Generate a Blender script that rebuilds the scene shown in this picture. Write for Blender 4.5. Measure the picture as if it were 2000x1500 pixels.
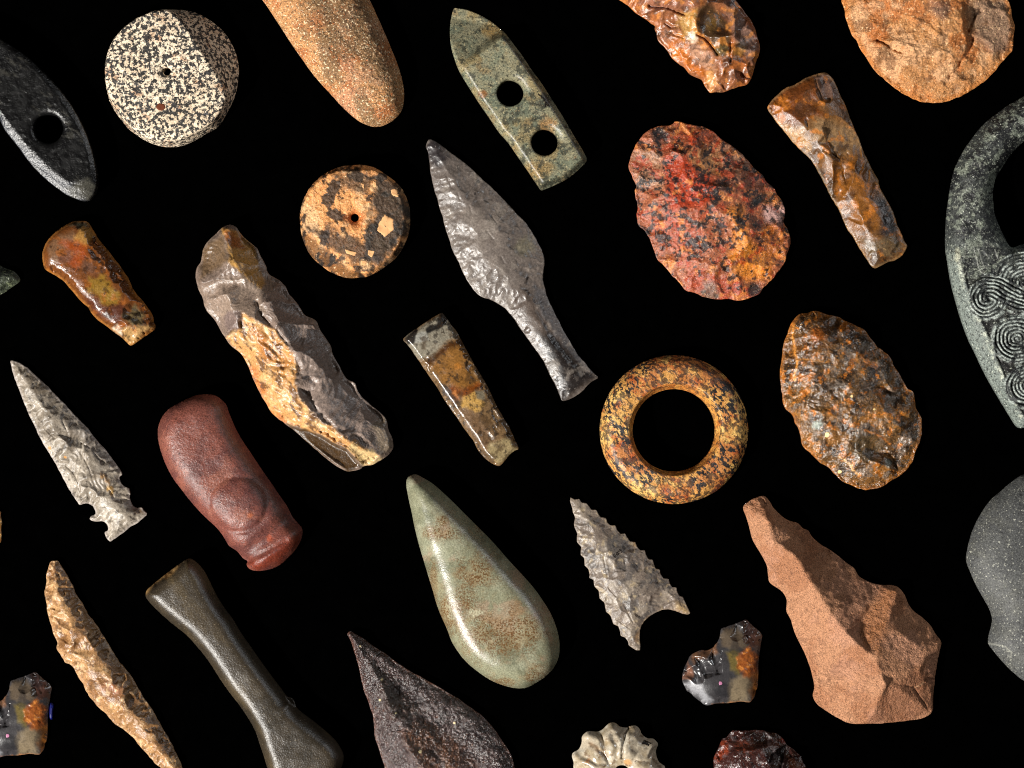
import bpy, math
import numpy as np

# ---------------------------------------------------------------- camera, lights, exposure
for o in list(bpy.data.objects):
    bpy.data.objects.remove(o)
SC = bpy.context.scene
COL = SC.collection
S = 0.0004            # metres per photograph pixel on the table
CAMH = 2.6            # camera height above the table
cam_d = bpy.data.cameras.new('camera'); cam = bpy.data.objects.new('camera', cam_d); COL.objects.link(cam)
cam.location = (0, 0, CAMH); cam.rotation_euler = (0, 0, 0)
cam_d.sensor_width = 36.0; cam_d.lens = 36.0 * CAMH / (2000 * S); cam_d.clip_end = 50.0; cam_d.clip_start = 0.05
SC.camera = cam
W = bpy.data.worlds.new('World'); SC.world = W; W.use_nodes = True
bg = W.node_tree.nodes['Background']; bg.inputs[0].default_value = (1.0, 0.82, 0.62, 1); bg.inputs[1].default_value = 0.022

def lamp(name, az, el, dist, size, power, color):
    d = bpy.data.lights.new(name, 'AREA'); d.shape = 'DISK'; d.size = size; d.energy = power; d.color = color
    o = bpy.data.objects.new(name, d); COL.objects.link(o)
    a, e = math.radians(az), math.radians(el)
    v = np.array([math.cos(a) * math.cos(e), math.sin(a) * math.cos(e), math.sin(e)])
    o.location = tuple(v * dist)
    from mathutils import Vector
    o.rotation_euler = Vector(tuple(-v)).to_track_quat('-Z', 'Y').to_euler()
    return o
lamp('key_lamp', 217, 39, 5.0, 0.32, 560, (1.0, 0.965, 0.91))
lamp('rim_lamp', 30, 26, 5.0, 0.36, 48, (0.93, 0.96, 1.0))
SC.view_settings.view_transform = 'Standard'; SC.view_settings.look = 'None'
SC.view_settings.gamma = 1.0; SC.view_settings.exposure = 0.0; SC.view_settings.use_curve_mapping = False
SC.render.engine = 'CYCLES'
SC.cycles.filter_width = 1.05

# ---------------------------------------------------------------- noise and maths helpers
def lin(c):
    c = np.asarray(c, float) / 255.0
    return np.where(c <= 0.04045, c / 12.92, ((c + 0.055) / 1.055) ** 2.4)
_tabs = {}
def vn(x, y, seed):
    if seed not in _tabs:
        _tabs[seed] = np.random.default_rng(seed).random((256, 256)).astype(np.float32)
    T = _tabs[seed]
    xi = np.floor(x).astype(int); yi = np.floor(y).astype(int)
    fx = x - xi; fy = y - yi
    fx = fx * fx * (3 - 2 * fx); fy = fy * fy * (3 - 2 * fy)
    a = xi & 255; b = (xi + 1) & 255; c = yi & 255; d = (yi + 1) & 255
    return (T[c, a] * (1 - fx) + T[c, b] * fx) * (1 - fy) + (T[d, a] * (1 - fx) + T[d, b] * fx) * fy
def fbm(x, y, lam, octv=4, seed=1, gain=0.5):
    s = 0; a = 1.0; t = 0
    for k in range(octv):
        r = .6 + 1.1 * k; c, n = math.cos(r), math.sin(r)
        s = s + a * vn((x * c + y * n) / lam * 2 ** k + 17.3 * k, (y * c - x * n) / lam * 2 ** k - 9.1 * k, seed + 31 * k); t += a; a *= gain
    return np.clip((s / t - 0.5) * 1.7 + 0.5, 0, 1)
def sst(a, b, x):
    t = np.clip((x - a) / (b - a), 0, 1); return t * t * (3 - 2 * t)
def blur(a, n=1):
    for _ in range(n):
        p = np.pad(a, 1, mode='edge')
        a = (p[:-2, 1:-1] + 2 * p[1:-1, 1:-1] + p[2:, 1:-1]) / 4
        p = np.pad(a, 1, mode='edge')
        a = (p[1:-1, :-2] + 2 * p[1:-1, 1:-1] + p[1:-1, 2:]) / 4
    return a
def segdist(X, Y, P, closed=True, want=False):
    """distance to a polyline (signed +inside when closed); also the nearest point and a smooth distance"""
    P = np.asarray(P, np.float32)
    A = P if closed else P[:-1]
    B = np.roll(P, -1, 0) if closed else P[1:]
    D = B - A; L2 = np.maximum((D ** 2).sum(1), 1e-9); Ln = np.sqrt(L2)
    sh = X.shape; x = X.ravel().astype(np.float32); y = Y.ravel().astype(np.float32)
    n = len(x); out = np.empty(n, np.float32); q = np.empty((n, 2), np.float32); sm = np.empty(n, np.float32)
    st = max(1, 3000000 // len(A))
    for i in range(0, n, st):
        xx = x[i:i + st, None]; yy = y[i:i + st, None]
        t = ((xx - A[:, 0]) * D[:, 0] + (yy - A[:, 1]) * D[:, 1]) / L2
        t = np.clip(t, 0, 1)
        cx = A[:, 0] + t * D[:, 0]; cy = A[:, 1] + t * D[:, 1]
        d2 = (xx - cx) ** 2 + (yy - cy) ** 2
        k = d2.argmin(1); r = np.arange(len(k))
        d = np.sqrt(d2[r, k])
        if want:
            q[i:i + st, 0] = cx[r, k]; q[i:i + st, 1] = cy[r, k]
            sm[i:i + st] = 1.414 / np.sqrt((Ln / np.maximum(d2, 0.25) ** 1.5).sum(1))
        if closed:
            c = ((A[:, 1] > yy) != (B[:, 1] > yy)) & (xx < (B[:, 0] - A[:, 0]) * (yy - A[:, 1]) / (B[:, 1] - A[:, 1] + 1e-9) + A[:, 0])
            d = np.where(c.sum(1) % 2 == 1, d, -d)
        out[i:i + st] = d
    if want: return out.reshape(sh), q.reshape(sh + (2,)), sm.reshape(sh)
    return out.reshape(sh)
def resample(P, curve, step):
    P = np.asarray(P, float)
    if curve:
        a, b, c, d = np.roll(P, 1, 0), P, np.roll(P, -1, 0), np.roll(P, -2, 0)
        Q = []
        for t in (0, .25, .5, .75):
            Q.append(.5 * (2 * b + (c - a) * t + (2 * a - 5 * b + 4 * c - d) * t * t + (3 * b - 3 * c + d - a) * t ** 3))
        P = np.stack(Q, 1).reshape(-1, 2)
    C = np.vstack([P, P[:1]]); L = np.hypot(*np.diff(C, axis=0).T); s = np.concatenate([[0], L.cumsum()])
    n = max(12, int(s[-1] / step)); u = np.linspace(0, s[-1], n, endpoint=False)
    return np.stack([np.interp(u, s, C[:, 0]), np.interp(u, s, C[:, 1])], 1)

# crops of the photograph in which outlines were traced: origin and pixels per crop pixel
REG = dict(A=(0, 50, .24), B=(190, 0, .2), C=(500, 0, .1733), D=(860, 0, .2534), E=(1190, 0, .155), F=(1630, 0, .185),
    G=(1480, 130, .26667), H=(1210, 220, .25326), I=(1830, 170, .22667), J=(1830, 480, .24673), K=(570, 310, .16667),
    L=(820, 260, .36), M=(60, 420, .18006), N=(370, 430, .33333), O=(770, 600, .21329), P=(1160, 680, .21333),
    Q=(1510, 590, .25327), R=(0, 690, .25327), S=(290, 760, .24672), T=(70, 1080, .28011), U=(270, 1080, .28),
    V=(660, 1220, .18662), W=(780, 910, .3), X=(1100, 960, .22005), Y=(1430, 950, .31994), Z=(1860, 910, .2935),
    AA=(1320, 1200, .12667), AC=(1100, 1390, .11), AD=(1380, 1400, .11), AE=(0, 500, .06667), AF=(0, 970, .0734), PX=(0, 0, 1.0))
def G(reg, pts):
    x0, y0, k = REG[reg]; return np.asarray(pts, float) * k + (x0, y0)

# ---------------------------------------------------------------- procedural stone material
def stone(name, layers=(), fine=0.25, fine_lam=4, rough=0.5, rvar=0.12, bumps=((3, .3),), spec=0.5, coat=0.0, sss=0.0, sat=1.0):
    """Albedo attribute of the stone, broken up by noise layers; layers: (rgb, wavelength px, lo, hi, amount[, stretch, angle, masked])"""
    m = bpy.data.materials.new(name); m.use_nodes = True; nt = m.node_tree; N = nt.nodes; L = nt.links
    b = N['Principled BSDF']
    tc = N.new('ShaderNodeTexCoord'); at = N.new('ShaderNodeAttribute'); at.attribute_name = 'Col'
    cur = at.outputs['Color']
    def noise(lam, detail=4, stretch=1, ang=0, off=0, rough_=.6):
        mp = N.new('ShaderNodeMapping'); L.new(tc.outputs['Object'], mp.inputs[0])
        mp.vector_type = 'TEXTURE'
        mp.inputs['Rotation'].default_value = (0, 0, math.radians(ang)); mp.inputs['Scale'].default_value = (stretch, 1, 1)
        mp.inputs['Location'].default_value = (off * .137, off * .071, 0)
        n = N.new('ShaderNodeTexNoise'); n.inputs['Scale'].default_value = 1 / (lam * S); n.inputs['Detail'].default_value = detail
        n.inputs['Roughness'].default_value = rough_
        L.new(mp.outputs[0], n.inputs['Vector']); return n.outputs['Fac']
    def ramp(src, lo, hi, a, bb):
        r = N.new('ShaderNodeMapRange'); r.interpolation_type = 'SMOOTHSTEP'
        for i, v in zip((1, 2, 3, 4), (lo, hi, a, bb)): r.inputs[i].default_value = v
        L.new(src, r.inputs[0]); return r.outputs[0]
    def mul(a, c):
        q = N.new('ShaderNodeMath'); q.operation = 'MULTIPLY'; L.new(a, q.inputs[0])
        if hasattr(c, 'links'): L.new(c, q.inputs[1])
        else: q.inputs[1].default_value = c
        return q.outputs[0]
    def mix(fac, a, c, typ='MIX'):
        q = N.new('ShaderNodeMix'); q.data_type = 'RGBA'; q.blend_type = typ
        L.new(fac, q.inputs[0]) if hasattr(fac, 'links') else setattr(q.inputs[0], 'default_value', fac)
        L.new(a, q.inputs[6])
        if hasattr(c, 'links'): L.new(c, q.inputs[7])
        else: q.inputs[7].default_value = tuple(c) + (1,)
        return q.outputs[2]
    for i, ly in enumerate(layers):
        rgb, lam, lo, hi, amt = ly[:5]; st = ly[5] if len(ly) > 5 else 1; an = ly[6] if len(ly) > 6 else 0
        f = mul(ramp(noise(lam, 4, st, an, i + 1), lo, hi, 0, 1), amt)
        if len(ly) > 7 and ly[7]: f = mul(f, at.outputs['Alpha'])
        cur = mix(f, cur, tuple(lin(rgb)))
    if fine:
        g = ramp(noise(fine_lam, 3, 1, 0, 9, .7), .3, .7, 1 - fine * 1.35, 1 + fine * 1.35)
        hs = N.new('ShaderNodeHueSaturation'); hs.inputs['Saturation'].default_value = sat
        L.new(g, hs.inputs['Value']); L.new(cur, hs.inputs['Color']); cur = hs.outputs[0]
    L.new(cur, b.inputs['Base Color'])
    L.new(ramp(noise(14, 4, 1, 0, 5), .3, .7, max(.05, rough - rvar), min(1, rough + rvar)), b.inputs['Roughness'])
    b.inputs['Specular IOR Level'].default_value = spec
    b.inputs['Coat Weight'].default_value = coat; b.inputs['Coat Roughness'].default_value = .18
    nrm = None
    for i, (lam, st) in enumerate(bumps):
        bp = N.new('ShaderNodeBump'); bp.inputs['Strength'].default_value = st; bp.inputs['Distance'].default_value = lam * S * .9
        L.new(noise(lam, 3, 1, 0, 20 + i), bp.inputs['Height'])
        if nrm is not None: L.new(nrm, bp.inputs['Normal'])
        nrm = bp.outputs[0]
    if nrm is not None: L.new(nrm, b.inputs['Normal'])
    return m

# ---------------------------------------------------------------- sculpted stone
class Art:
    def __init__(s, name, label, cat, reg, pts, holes=(), cell=2.0, curve=True, jag=0., jl=9, seed=1, group=None, step=3.2):
        s.name, s.label, s.cat, s.reg, s.seed, s.cell, s.group = name, label, cat, reg, seed, cell, group
        s.rng = np.random.default_rng(seed)
        P = pts if reg is None else G(reg, pts)
        P = resample(P, curve, step)
        if jag:
            n = len(P); a = np.arange(n) * step
            T = np.roll(P, -1, 0) - np.roll(P, 1, 0); T /= np.hypot(*T.T)[:, None] + 1e-9
            w = (vn(a / jl, a * 0 + seed * .37, seed + 5) - .5) * 1.3 + (vn(a / (jl * 3.1), a * 0 + 3.3, seed + 6) - .5)
            P = P + np.stack([-T[:, 1], T[:, 0]], 1) * (w * jag)[:, None]
        s.P = P
        area = ((P[:, 0] * np.roll(P[:, 1], -1)) - (np.roll(P[:, 0], -1) * P[:, 1])).sum()
        s.sgn = 1 if area > 0 else -1
        lo = P.min(0) - 4 * cell; hi = P.max(0) + 4 * cell
        s.xs = np.arange(lo[0], hi[0], cell); s.ys = np.arange(lo[1], hi[1], cell)
        s.X, s.Y = np.meshgrid(s.xs, s.ys)
        s.sd, s.q, s.sm = segdist(s.X, s.Y, P, True, True)
        s.sm = np.where(s.sd > 0, s.sm, 0)
        s.hd = []
        for (cx, cy, r) in holes:
            rr = np.hypot(s.X - cx, s.Y - cy); hd = rr - r; s.hd.append(hd)
            m = hd < s.sd; s.sd = np.where(m, hd, s.sd)
            qx = cx + (s.X - cx) / np.maximum(rr, .01) * r; qy = cy + (s.Y - cy) / np.maximum(rr, .01) * r
            s.q = np.where(m[..., None], np.stack([qx, qy], -1), s.q)
        s.d = np.maximum(s.sd, 0)
        s.u = np.clip(s.sm / s.sm.max(), 0, 1)
        s.h = np.zeros_like(s.X); s.col = np.zeros(s.X.shape + (3,)); s.alpha = np.ones_like(s.X); s.k = 0
    # -- form
    def dome(s, T, p=1.6, e=1.0, q=None):
        u = s.u
        s.h = e + T * ((1 - (1 - u) ** p) if q is None else (1 - (1 - u) ** p) ** q); return s
    def loft(s, plateau, T, e, f=1.0, reg=None):
        pl = segdist(s.X, s.Y, G(reg or s.reg, plateau)); out = np.maximum(-pl, 0)
        d = np.maximum(np.where(s.sd > 0, s.sd, 0), 0)
        if s.hd: d = segdist(s.X, s.Y, s.P); d = np.maximum(d, 0)
        u = d / (d + out + 1e-6); s.pl = pl
        s.h = e + (T - e) * np.clip(u, 0, 1) ** f; return s
    def at(s, x, y):
        j = int(np.clip(round((y - s.ys[0]) / s.cell), 0, len(s.ys) - 1)); i = int(np.clip(round((x - s.xs[0]) / s.cell), 0, len(s.xs) - 1)); return s.h[j, i]
    def flake(s, p, ang, L, Wd, D=2.0, step=0.0, rip=.25, tint=.07, reg='same', wide=.7):
        """one conchoidal scar: struck at p, running at ang degrees (image axes, y down)"""
        if reg == 'same': p = G(s.reg, [p])[0]; k = REG[s.reg][2]; L, Wd = L * k, Wd * k
        x0, y0 = p; a = math.radians(ang); c, n = math.cos(a), math.sin(a)
        R = L * 1.35 + Wd
        i0, i1 = np.searchsorted(s.xs, [x0 - R, x0 + R]); j0, j1 = np.searchsorted(s.ys, [y0 - R, y0 + R])
        if i1 - i0 < 2 or j1 - j0 < 2: return s
        X = s.X[j0:j1, i0:i1]; Y = s.Y[j0:j1, i0:i1]; h = s.h[j0:j1, i0:i1]
        s.k += 1
        wx = (fbm(X, Y, max(6, Wd * .6), 2, s.seed + 3 * s.k % 97) - .5) * Wd * .28
        wy = (fbm(X, Y, max(6, Wd * .6), 2, s.seed + 7 + 3 * s.k % 89) - .5) * Wd * .28
        dx, dy = X - x0 + wx, Y - y0 + wy
        sv = dx * c + dy * n; tv = -dx * n + dy * c; u = sv / L
        h0 = s.at(x0, y0); hL = s.at(x0 + L * c, y0 + L * n); hm = s.at(x0 + L * c / 2, y0 + L * n / 2)
        if h0 < 25: D = min(D, max(.3, (hL - h0) * .27) + (0 if h0 < 6 else 1))
        lm = (h0 + hL) / 2; conv = max(0, hm - lm)
        We = Wd * ((1 - wide) + wide * 1.15 * np.sin(np.clip(u, .05, 1) * 2.3))
        bowl = h0 + (hL - h0) * u - 4 * D * u * (1 - u) + (D + conv + .3) * (2 * tv / We) ** 2
        if step: bowl = bowl + np.maximum(u - .93, 0) * L * step * 3 - step * L * .05 * sst(.4, .93, u)
        r = np.hypot(sv + .08 * L, tv * .9); lamr = max(6, L / 5)
        bowl = bowl + .55 * rip * np.sin(2 * math.pi * r / lamr + wx * .6) * sst(0, .35, u) * min(1.6, lamr / 7)
        m = (bowl < h) & (u > -.4) & (u < 1.3)
        s.h[j0:j1, i0:i1] = np.where(m, bowl, h)
        if tint:
            t = 1 + (s.rng.random() - .5) * 2 * tint
            s.tintmap[j0:j1, i0:i1] = np.where(m, t, s.tintmap[j0:j1, i0:i1])
        return s
    @property
    def tintmap(s):
        if not hasattr(s, '_t'): s._t = np.ones_like(s.X)
        return s._t
    def edge_flakes(s, n, L, Wd, D, jit=14, step=.25, rip=.25, tint=.07, t0=0., t1=1., slant=0):
        N = len(s.P); idx = (t0 + (t1 - t0) * (np.arange(n) + s.rng.random(n) * .8) / n) * N; s.rng.shuffle(idx)
        for f in idx:
            i = int(f) % N; a = s.P[(i + 2) % N] - s.P[i - 2]; nrm = np.array([-a[1], a[0]]) * s.sgn
            ang = math.degrees(math.atan2(nrm[1], nrm[0])) + s.rng.normal(0, jit) + slant
            l = s.rng.uniform(*L); w = s.rng.uniform(*Wd)
            nn = nrm / (np.hypot(*nrm) + 1e-9); hw = 0
            for q in range(4, 130, 4):
                x, y = s.P[i] + nn * q; jj = int(np.clip((y - s.ys[0]) / s.cell, 0, len(s.ys) - 1)); ii = int(np.clip((x - s.xs[0]) / s.cell, 0, len(s.xs) - 1))
                if s.sd[jj, ii] < hw - 1: break
                hw = max(hw, s.sd[jj, ii])
            l = min(l, max(4, hw * 1.05)); w = min(w, max(4, l * .95))
            s.flake(s.P[i], ang, l, w, s.rng.uniform(*D), step if s.rng.random() < .45 else 0, rip, tint, reg=None)
        return s
    def inner_flakes(s, n, L, Wd, D, step=.3, rip=.25, tint=.08, ang=None, jit=60):
        jj, ii = np.where(s.sd > 6)
        for _ in range(n):
            k = s.rng.integers(len(jj)); x, y = s.xs[ii[k]], s.ys[jj[k]]
            a = s.rng.uniform(0, 360) if ang is None else ang + s.rng.normal(0, jit)
            s.flake((x, y), a, s.rng.uniform(*L), s.rng.uniform(*Wd), s.rng.uniform(*D), step if s.rng.random() < .5 else 0, rip, tint, reg=None)
        return s
    def scallop(s, r, amp, an=1.5, ang=None, tilt=.12, rip=.0, tint=.06, where=None, seed=0, seeds=None, wob=.7):
        """close-set shell-shaped scars: the lowest of many bowls, which meet in sharp ridges"""
        g = np.random.default_rng(s.seed * 7 + seed); x0, x1, y0, y1 = s.xs[0], s.xs[-1], s.ys[0], s.ys[-1]
        n = max(6, int((x1 - x0) * (y1 - y0) / (2.2 * r * r)))
        F = np.full(s.X.shape, 9.0); K = np.zeros(s.X.shape, int); TZ = np.zeros_like(s.X); Q = np.zeros_like(s.X)
        wx = s.X + (fbm(s.X, s.Y, r * .8, 3, s.seed + 301 + seed) - .5) * r * wob; wy = s.Y + (fbm(s.X, s.Y, r * .8, 3, s.seed + 302 + seed) - .5) * r * wob
        if seeds is not None: n = len(seeds); kz = REG[s.reg][2]
        tn = np.ones(n)
        for i in range(n):
            cx, cy = g.uniform(x0, x1), g.uniform(y0, y1); t = g.uniform(0, math.pi) if ang is None else math.radians(ang + g.normal(0, 18))
            sc = r * g.uniform(.6, 1.5); a, b = sc * an ** .5, sc / an ** .5; off = g.uniform(0, .7)
            if seeds is not None:
                (cx, cy), a, b, t = G(s.reg, [seeds[i][:2]])[0], seeds[i][2] * kz, seeds[i][3] * kz, math.radians(seeds[i][4]); off = g.uniform(0, .35)
            R = 2.4 * max(a, b); i0, i1 = np.searchsorted(s.xs, [cx - R, cx + R]); j0, j1 = np.searchsorted(s.ys, [cy - R, cy + R])
            if i1 <= i0 or j1 <= j0: continue
            sl = (slice(j0, j1), slice(i0, i1)); dx, dy = wx[sl] - cx, wy[sl] - cy
            u, v = dx * math.cos(t) + dy * math.sin(t), -dx * math.sin(t) + dy * math.cos(t)
            q = (u / a) ** 2 + (v / b) ** 2; f = q * .55 + off + g.uniform(-tilt, tilt) * u / a * 4 + g.uniform(-tilt, tilt) * v / b * 4
            if rip: f = f + rip * np.sin(np.hypot(u + a, v) / max(5.0, a / 4.0) * 6.28)
            m = f < F[sl]; F[sl] = np.where(m, f, F[sl]); tn[i] = 1 + g.uniform(-tint, tint); K[sl] = np.where(m, i, K[sl])
        w = sst(1, 10, s.d) if where is None else where * sst(1, 10, s.d)
        s.h = s.h + amp * (np.clip(F, -.6, 1.6) - .6) * w
        s.tintmap[:] = s.tintmap * (1 + (tn[K] - 1) * w); return s
    def rough(s, amp, lam, octv=4, seed=0, keep=3.0):
        s.h = s.h + (fbm(s.X, s.Y, lam, octv, s.seed + 50 + seed) - .5) * 2 * amp * sst(0, keep * 2, s.d); return s
    def groove(s, pts, w, depth, reg='same', side=0):
        P = G(s.reg, pts) if reg == 'same' else np.asarray(pts, float)
        wx = (fbm(s.X, s.Y, 9, 3, s.seed + 77) - .5) * w * 1.4
        d = segdist(s.X + wx, s.Y + wx[::-1, ::-1] if False else s.Y + wx, P, False)
        f = np.exp(-(d / w) ** 2)
        s.h = s.h - depth * f; return s
    def facets(s, V, F, reg='same', soft=2):
        """V: (x, y, z) in crop pixels / height px; F: triangles or fans"""
        V = np.asarray(V, float); XY = G(s.reg, V[:, :2]); Z = V[:, 2]
        h = np.full(s.X.shape, np.nan)
        for f in F:
            for k in range(1, len(f) - 1):
                a, b, c = f[0], f[k], f[k + 1]
                (x1, y1), (x2, y2), (x3, y3) = XY[a], XY[b], XY[c]
                D = (y2 - y3) * (x1 - x3) + (x3 - x2) * (y1 - y3)
                if abs(D) < 1e-6: continue
                l1 = ((y2 - y3) * (s.X - x3) + (x3 - x2) * (s.Y - y3)) / D
                l2 = ((y3 - y1) * (s.X - x3) + (x1 - x3) * (s.Y - y3)) / D
                l3 = 1 - l1 - l2; m = (l1 > -.02) & (l2 > -.02) & (l3 > -.02)
                z = l1 * Z[a] + l2 * Z[b] + l3 * Z[c]
                h = np.where(m & (np.isnan(h) | False), z, h)
        bad = np.isnan(h); e = 3.0
        h = np.where(bad, e, h)
        s.h = blur(h, soft); return s
    # -- colour
    def base(s, rgb): s.col[:] = lin(rgb); return s
    gain = .88
    def warp(s, amp, lam=22, seed=0):
        return s.X + (fbm(s.X, s.Y, lam, 4, s.seed + 11 + seed) - .5) * 2 * amp, s.Y + (fbm(s.X, s.Y, lam, 4, s.seed + 12 + seed) - .5) * 2 * amp
    def mixc(s, f, rgb):
        s.col = s.col * (1 - f[..., None]) + lin(rgb) * f[..., None]; return s
    def poly(s, pts, rgb, soft=3, amt=1., wob=5, lam=18, reg=None):
        X, Y = s.warp(wob, lam, len(pts))
        d = segdist(X, Y, G(reg or s.reg, pts)); return s.mixc(amt * sst(-soft, soft, d), rgb)
    def spot(s, x, y, r, rgb, soft=.5, amt=1., ry=None, rot=0, wob=.35, lam=None):
        k = REG[s.reg][2]; cx, cy = G(s.reg, [(x, y)])[0]; R = r * k; RY = (ry or r) * k; a = math.radians(rot)
        X, Y = s.warp(wob * R, lam or max(5, R * .8), int(x + y) % 40)
        dx, dy = X - cx, Y - cy; A = dx * math.cos(a) + dy * math.sin(a); B = -dx * math.sin(a) + dy * math.cos(a)
        f = 1 - np.hypot(A / R, B / RY); return s.mixc(amt * sst(-soft * .5, soft * .5, f), rgb)
    def blotch(s, rgb, lam, lo, hi, amt=1., seed=0, st=1., ang=0., octv=5, where=None):
        a = math.radians(ang); A = (s.X * math.cos(a) + s.Y * math.sin(a)) / st; B = -s.X * math.sin(a) + s.Y * math.cos(a)
        f = amt * sst(lo, hi, fbm(A, B, lam, octv, s.seed + 200 + seed, .6))
        if where is not None: f = f * where
        return s.mixc(f, rgb)
    def line(s, pts, rgb, w=1.5, amt=1., wob=3, reg=None):
        X, Y = s.warp(wob, 16, len(pts) + 3)
        d = segdist(X, Y, G(reg or s.reg, pts), False); return s.mixc(amt * np.exp(-(d / w) ** 2), rgb)
    # -- mesh
    def build(s, mat, bot=10., flat=.35, emin=.6):
        c = s.cell; thr = .71 * c
        use = s.sd > -thr; sn = np.abs(s.sd) <= thr
        xs = np.where(sn, s.q[..., 0], s.X); ys = np.where(sn, s.q[..., 1], s.Y)
        if hasattr(s, '_t'): s.col = s.col * s._t[..., None]
        hb = bot * np.clip(s.u / flat, 0, 1) ** .6
        h = np.maximum(s.h, emin); h = np.maximum(h, -hb + bot * .0 + emin)
        ny, nx = s.X.shape; idx = np.arange(ny * nx).reshape(ny, nx)
        v00, v01, v10, v11 = idx[:-1, :-1].ravel(), idx[:-1, 1:].ravel(), idx[1:, :-1].ravel(), idx[1:, 1:].ravel()
        par = ((np.arange(ny - 1)[:, None] + np.arange(nx - 1)[None, :]) % 2 == 0).ravel()
        t1 = np.where(par[:, None], np.stack([v00, v10, v01], 1), np.stack([v00, v10, v11], 1))
        t2 = np.where(par[:, None], np.stack([v01, v10, v11], 1), np.stack([v00, v11, v01], 1))
        T = np.vstack([t1, t2]); U = use.ravel(); SN = sn.ravel(); SD = s.sd.ravel()
        keep = U[T].all(1) & ~(SN[T].all(1) & (SD[T].sum(1) <= 0)); T = T[keep]
        xr, yr = xs.ravel(), ys.ravel()
        ar = (xr[T[:, 1]] - xr[T[:, 0]]) * (yr[T[:, 2]] - yr[T[:, 0]]) - (xr[T[:, 2]] - xr[T[:, 0]]) * (yr[T[:, 1]] - yr[T[:, 0]])
        T = T[np.abs(ar) > 1e-4 * c * c]
        used, inv = np.unique(T, return_inverse=True); T = inv.reshape(-1, 3); n = len(used)
        a = T[:, [0, 1, 2]].ravel(); b = T[:, [1, 2, 0]].ravel()
        bd = ~np.isin(a.astype(np.int64) * n + b, b.astype(np.int64) * n + a); ba, bb = a[bd], b[bd]
        tri = np.vstack([T, T[:, ::-1] + n, np.stack([bb, ba, ba + n], 1), np.stack([bb, ba + n, bb + n], 1)])
        k = (CAMH - bot * S) / CAMH
        px = (xr[used] - 1000) * S * k; py = (750 - yr[used]) * S * k
        zt = (bot + h.ravel()[used]) * S; zb = (bot - hb.ravel()[used]) * S
        ox, oy = px.mean(), py.mean()
        co = np.concatenate([np.stack([px - ox, py - oy, zt], 1), np.stack([px - ox, py - oy, zb], 1)]).astype(np.float32)
        me = bpy.data.meshes.new(s.name); m = len(tri)
        me.vertices.add(2 * n); me.vertices.foreach_set('co', co.ravel())
        me.loops.add(3 * m); me.loops.foreach_set('vertex_index', tri.ravel().astype(np.int32))
        me.polygons.add(m); me.polygons.foreach_set('loop_start', np.arange(0, 3 * m, 3, dtype=np.int32))
        me.polygons.foreach_set('use_smooth', np.ones(m, bool))
        me.update(calc_edges=True); me.validate()
        ca = me.attributes.new('Col', 'FLOAT_COLOR', 'POINT')
        cc = np.concatenate([np.clip(s.col.reshape(-1, 3)[used] ** 1.1 * s.gain * 1.1, .001, .9), s.alpha.ravel()[used][:, None]], 1)
        ca.data.foreach_set('color', np.concatenate([cc, cc]).astype(np.float32).ravel())
        me.materials.append(mat)
        o = bpy.data.objects.new(s.name, me); COL.objects.link(o); o.location = (ox, oy, 0)
        o['label'] = s.label; o['category'] = s.cat
        if s.group: o['group'] = s.group
        s.ob = o; s.kk = k; s.bot = bot; s.hfin = h; s.o = (ox, oy)
        return o
    def inlay(s, name, pts, mat, reg=None, lift=.8, label=None):
        """a mineral grain set in the surface, standing slightly proud"""
        P = resample(G(reg or s.reg, pts), False, 1.6); c = P.mean(0); hz = blur(s.hfin, 3); P = c + (P - c) * (1 + .09 * (np.random.default_rng(len(P)).random(len(P)) - .5))[:, None]; n = len(P); V, F = [], []
        def vert(p, dz):
            j = int(np.clip(round((p[1] - s.ys[0]) / s.cell), 0, len(s.ys) - 1)); i = int(np.clip(round((p[0] - s.xs[0]) / s.cell), 0, len(s.xs) - 1))
            V.append(((p[0] - 1000) * S * s.kk - s.o[0], (750 - p[1]) * S * s.kk - s.o[1], (s.bot + hz[j, i] + dz) * S))
        for sc, dz in ((1, -1.5), (.95, lift * .5), (.8, lift), (.5, lift * 1.1), (.25, lift)):
            for p in P: vert(c + (p - c) * sc, dz)
        vert(c, lift)
        for r in range(4):
            for i in range(n): F.append((r * n + i, r * n + (i + 1) % n, (r + 1) * n + (i + 1) % n, (r + 1) * n + i))
        for i in range(n): F.append((4 * n + i, 4 * n + (i + 1) % n, 5 * n))
        if s_area(P) > 0: F = [f[::-1] for f in F]
        me = bpy.data.meshes.new(name); me.from_pydata(V, [], F); me.materials.append(mat); me.polygons.foreach_set('use_smooth', [True] * len(F))
        o = bpy.data.objects.new(name, me); COL.objects.link(o); o.parent = s.ob
        if label: o['label'] = label
        return o
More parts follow.
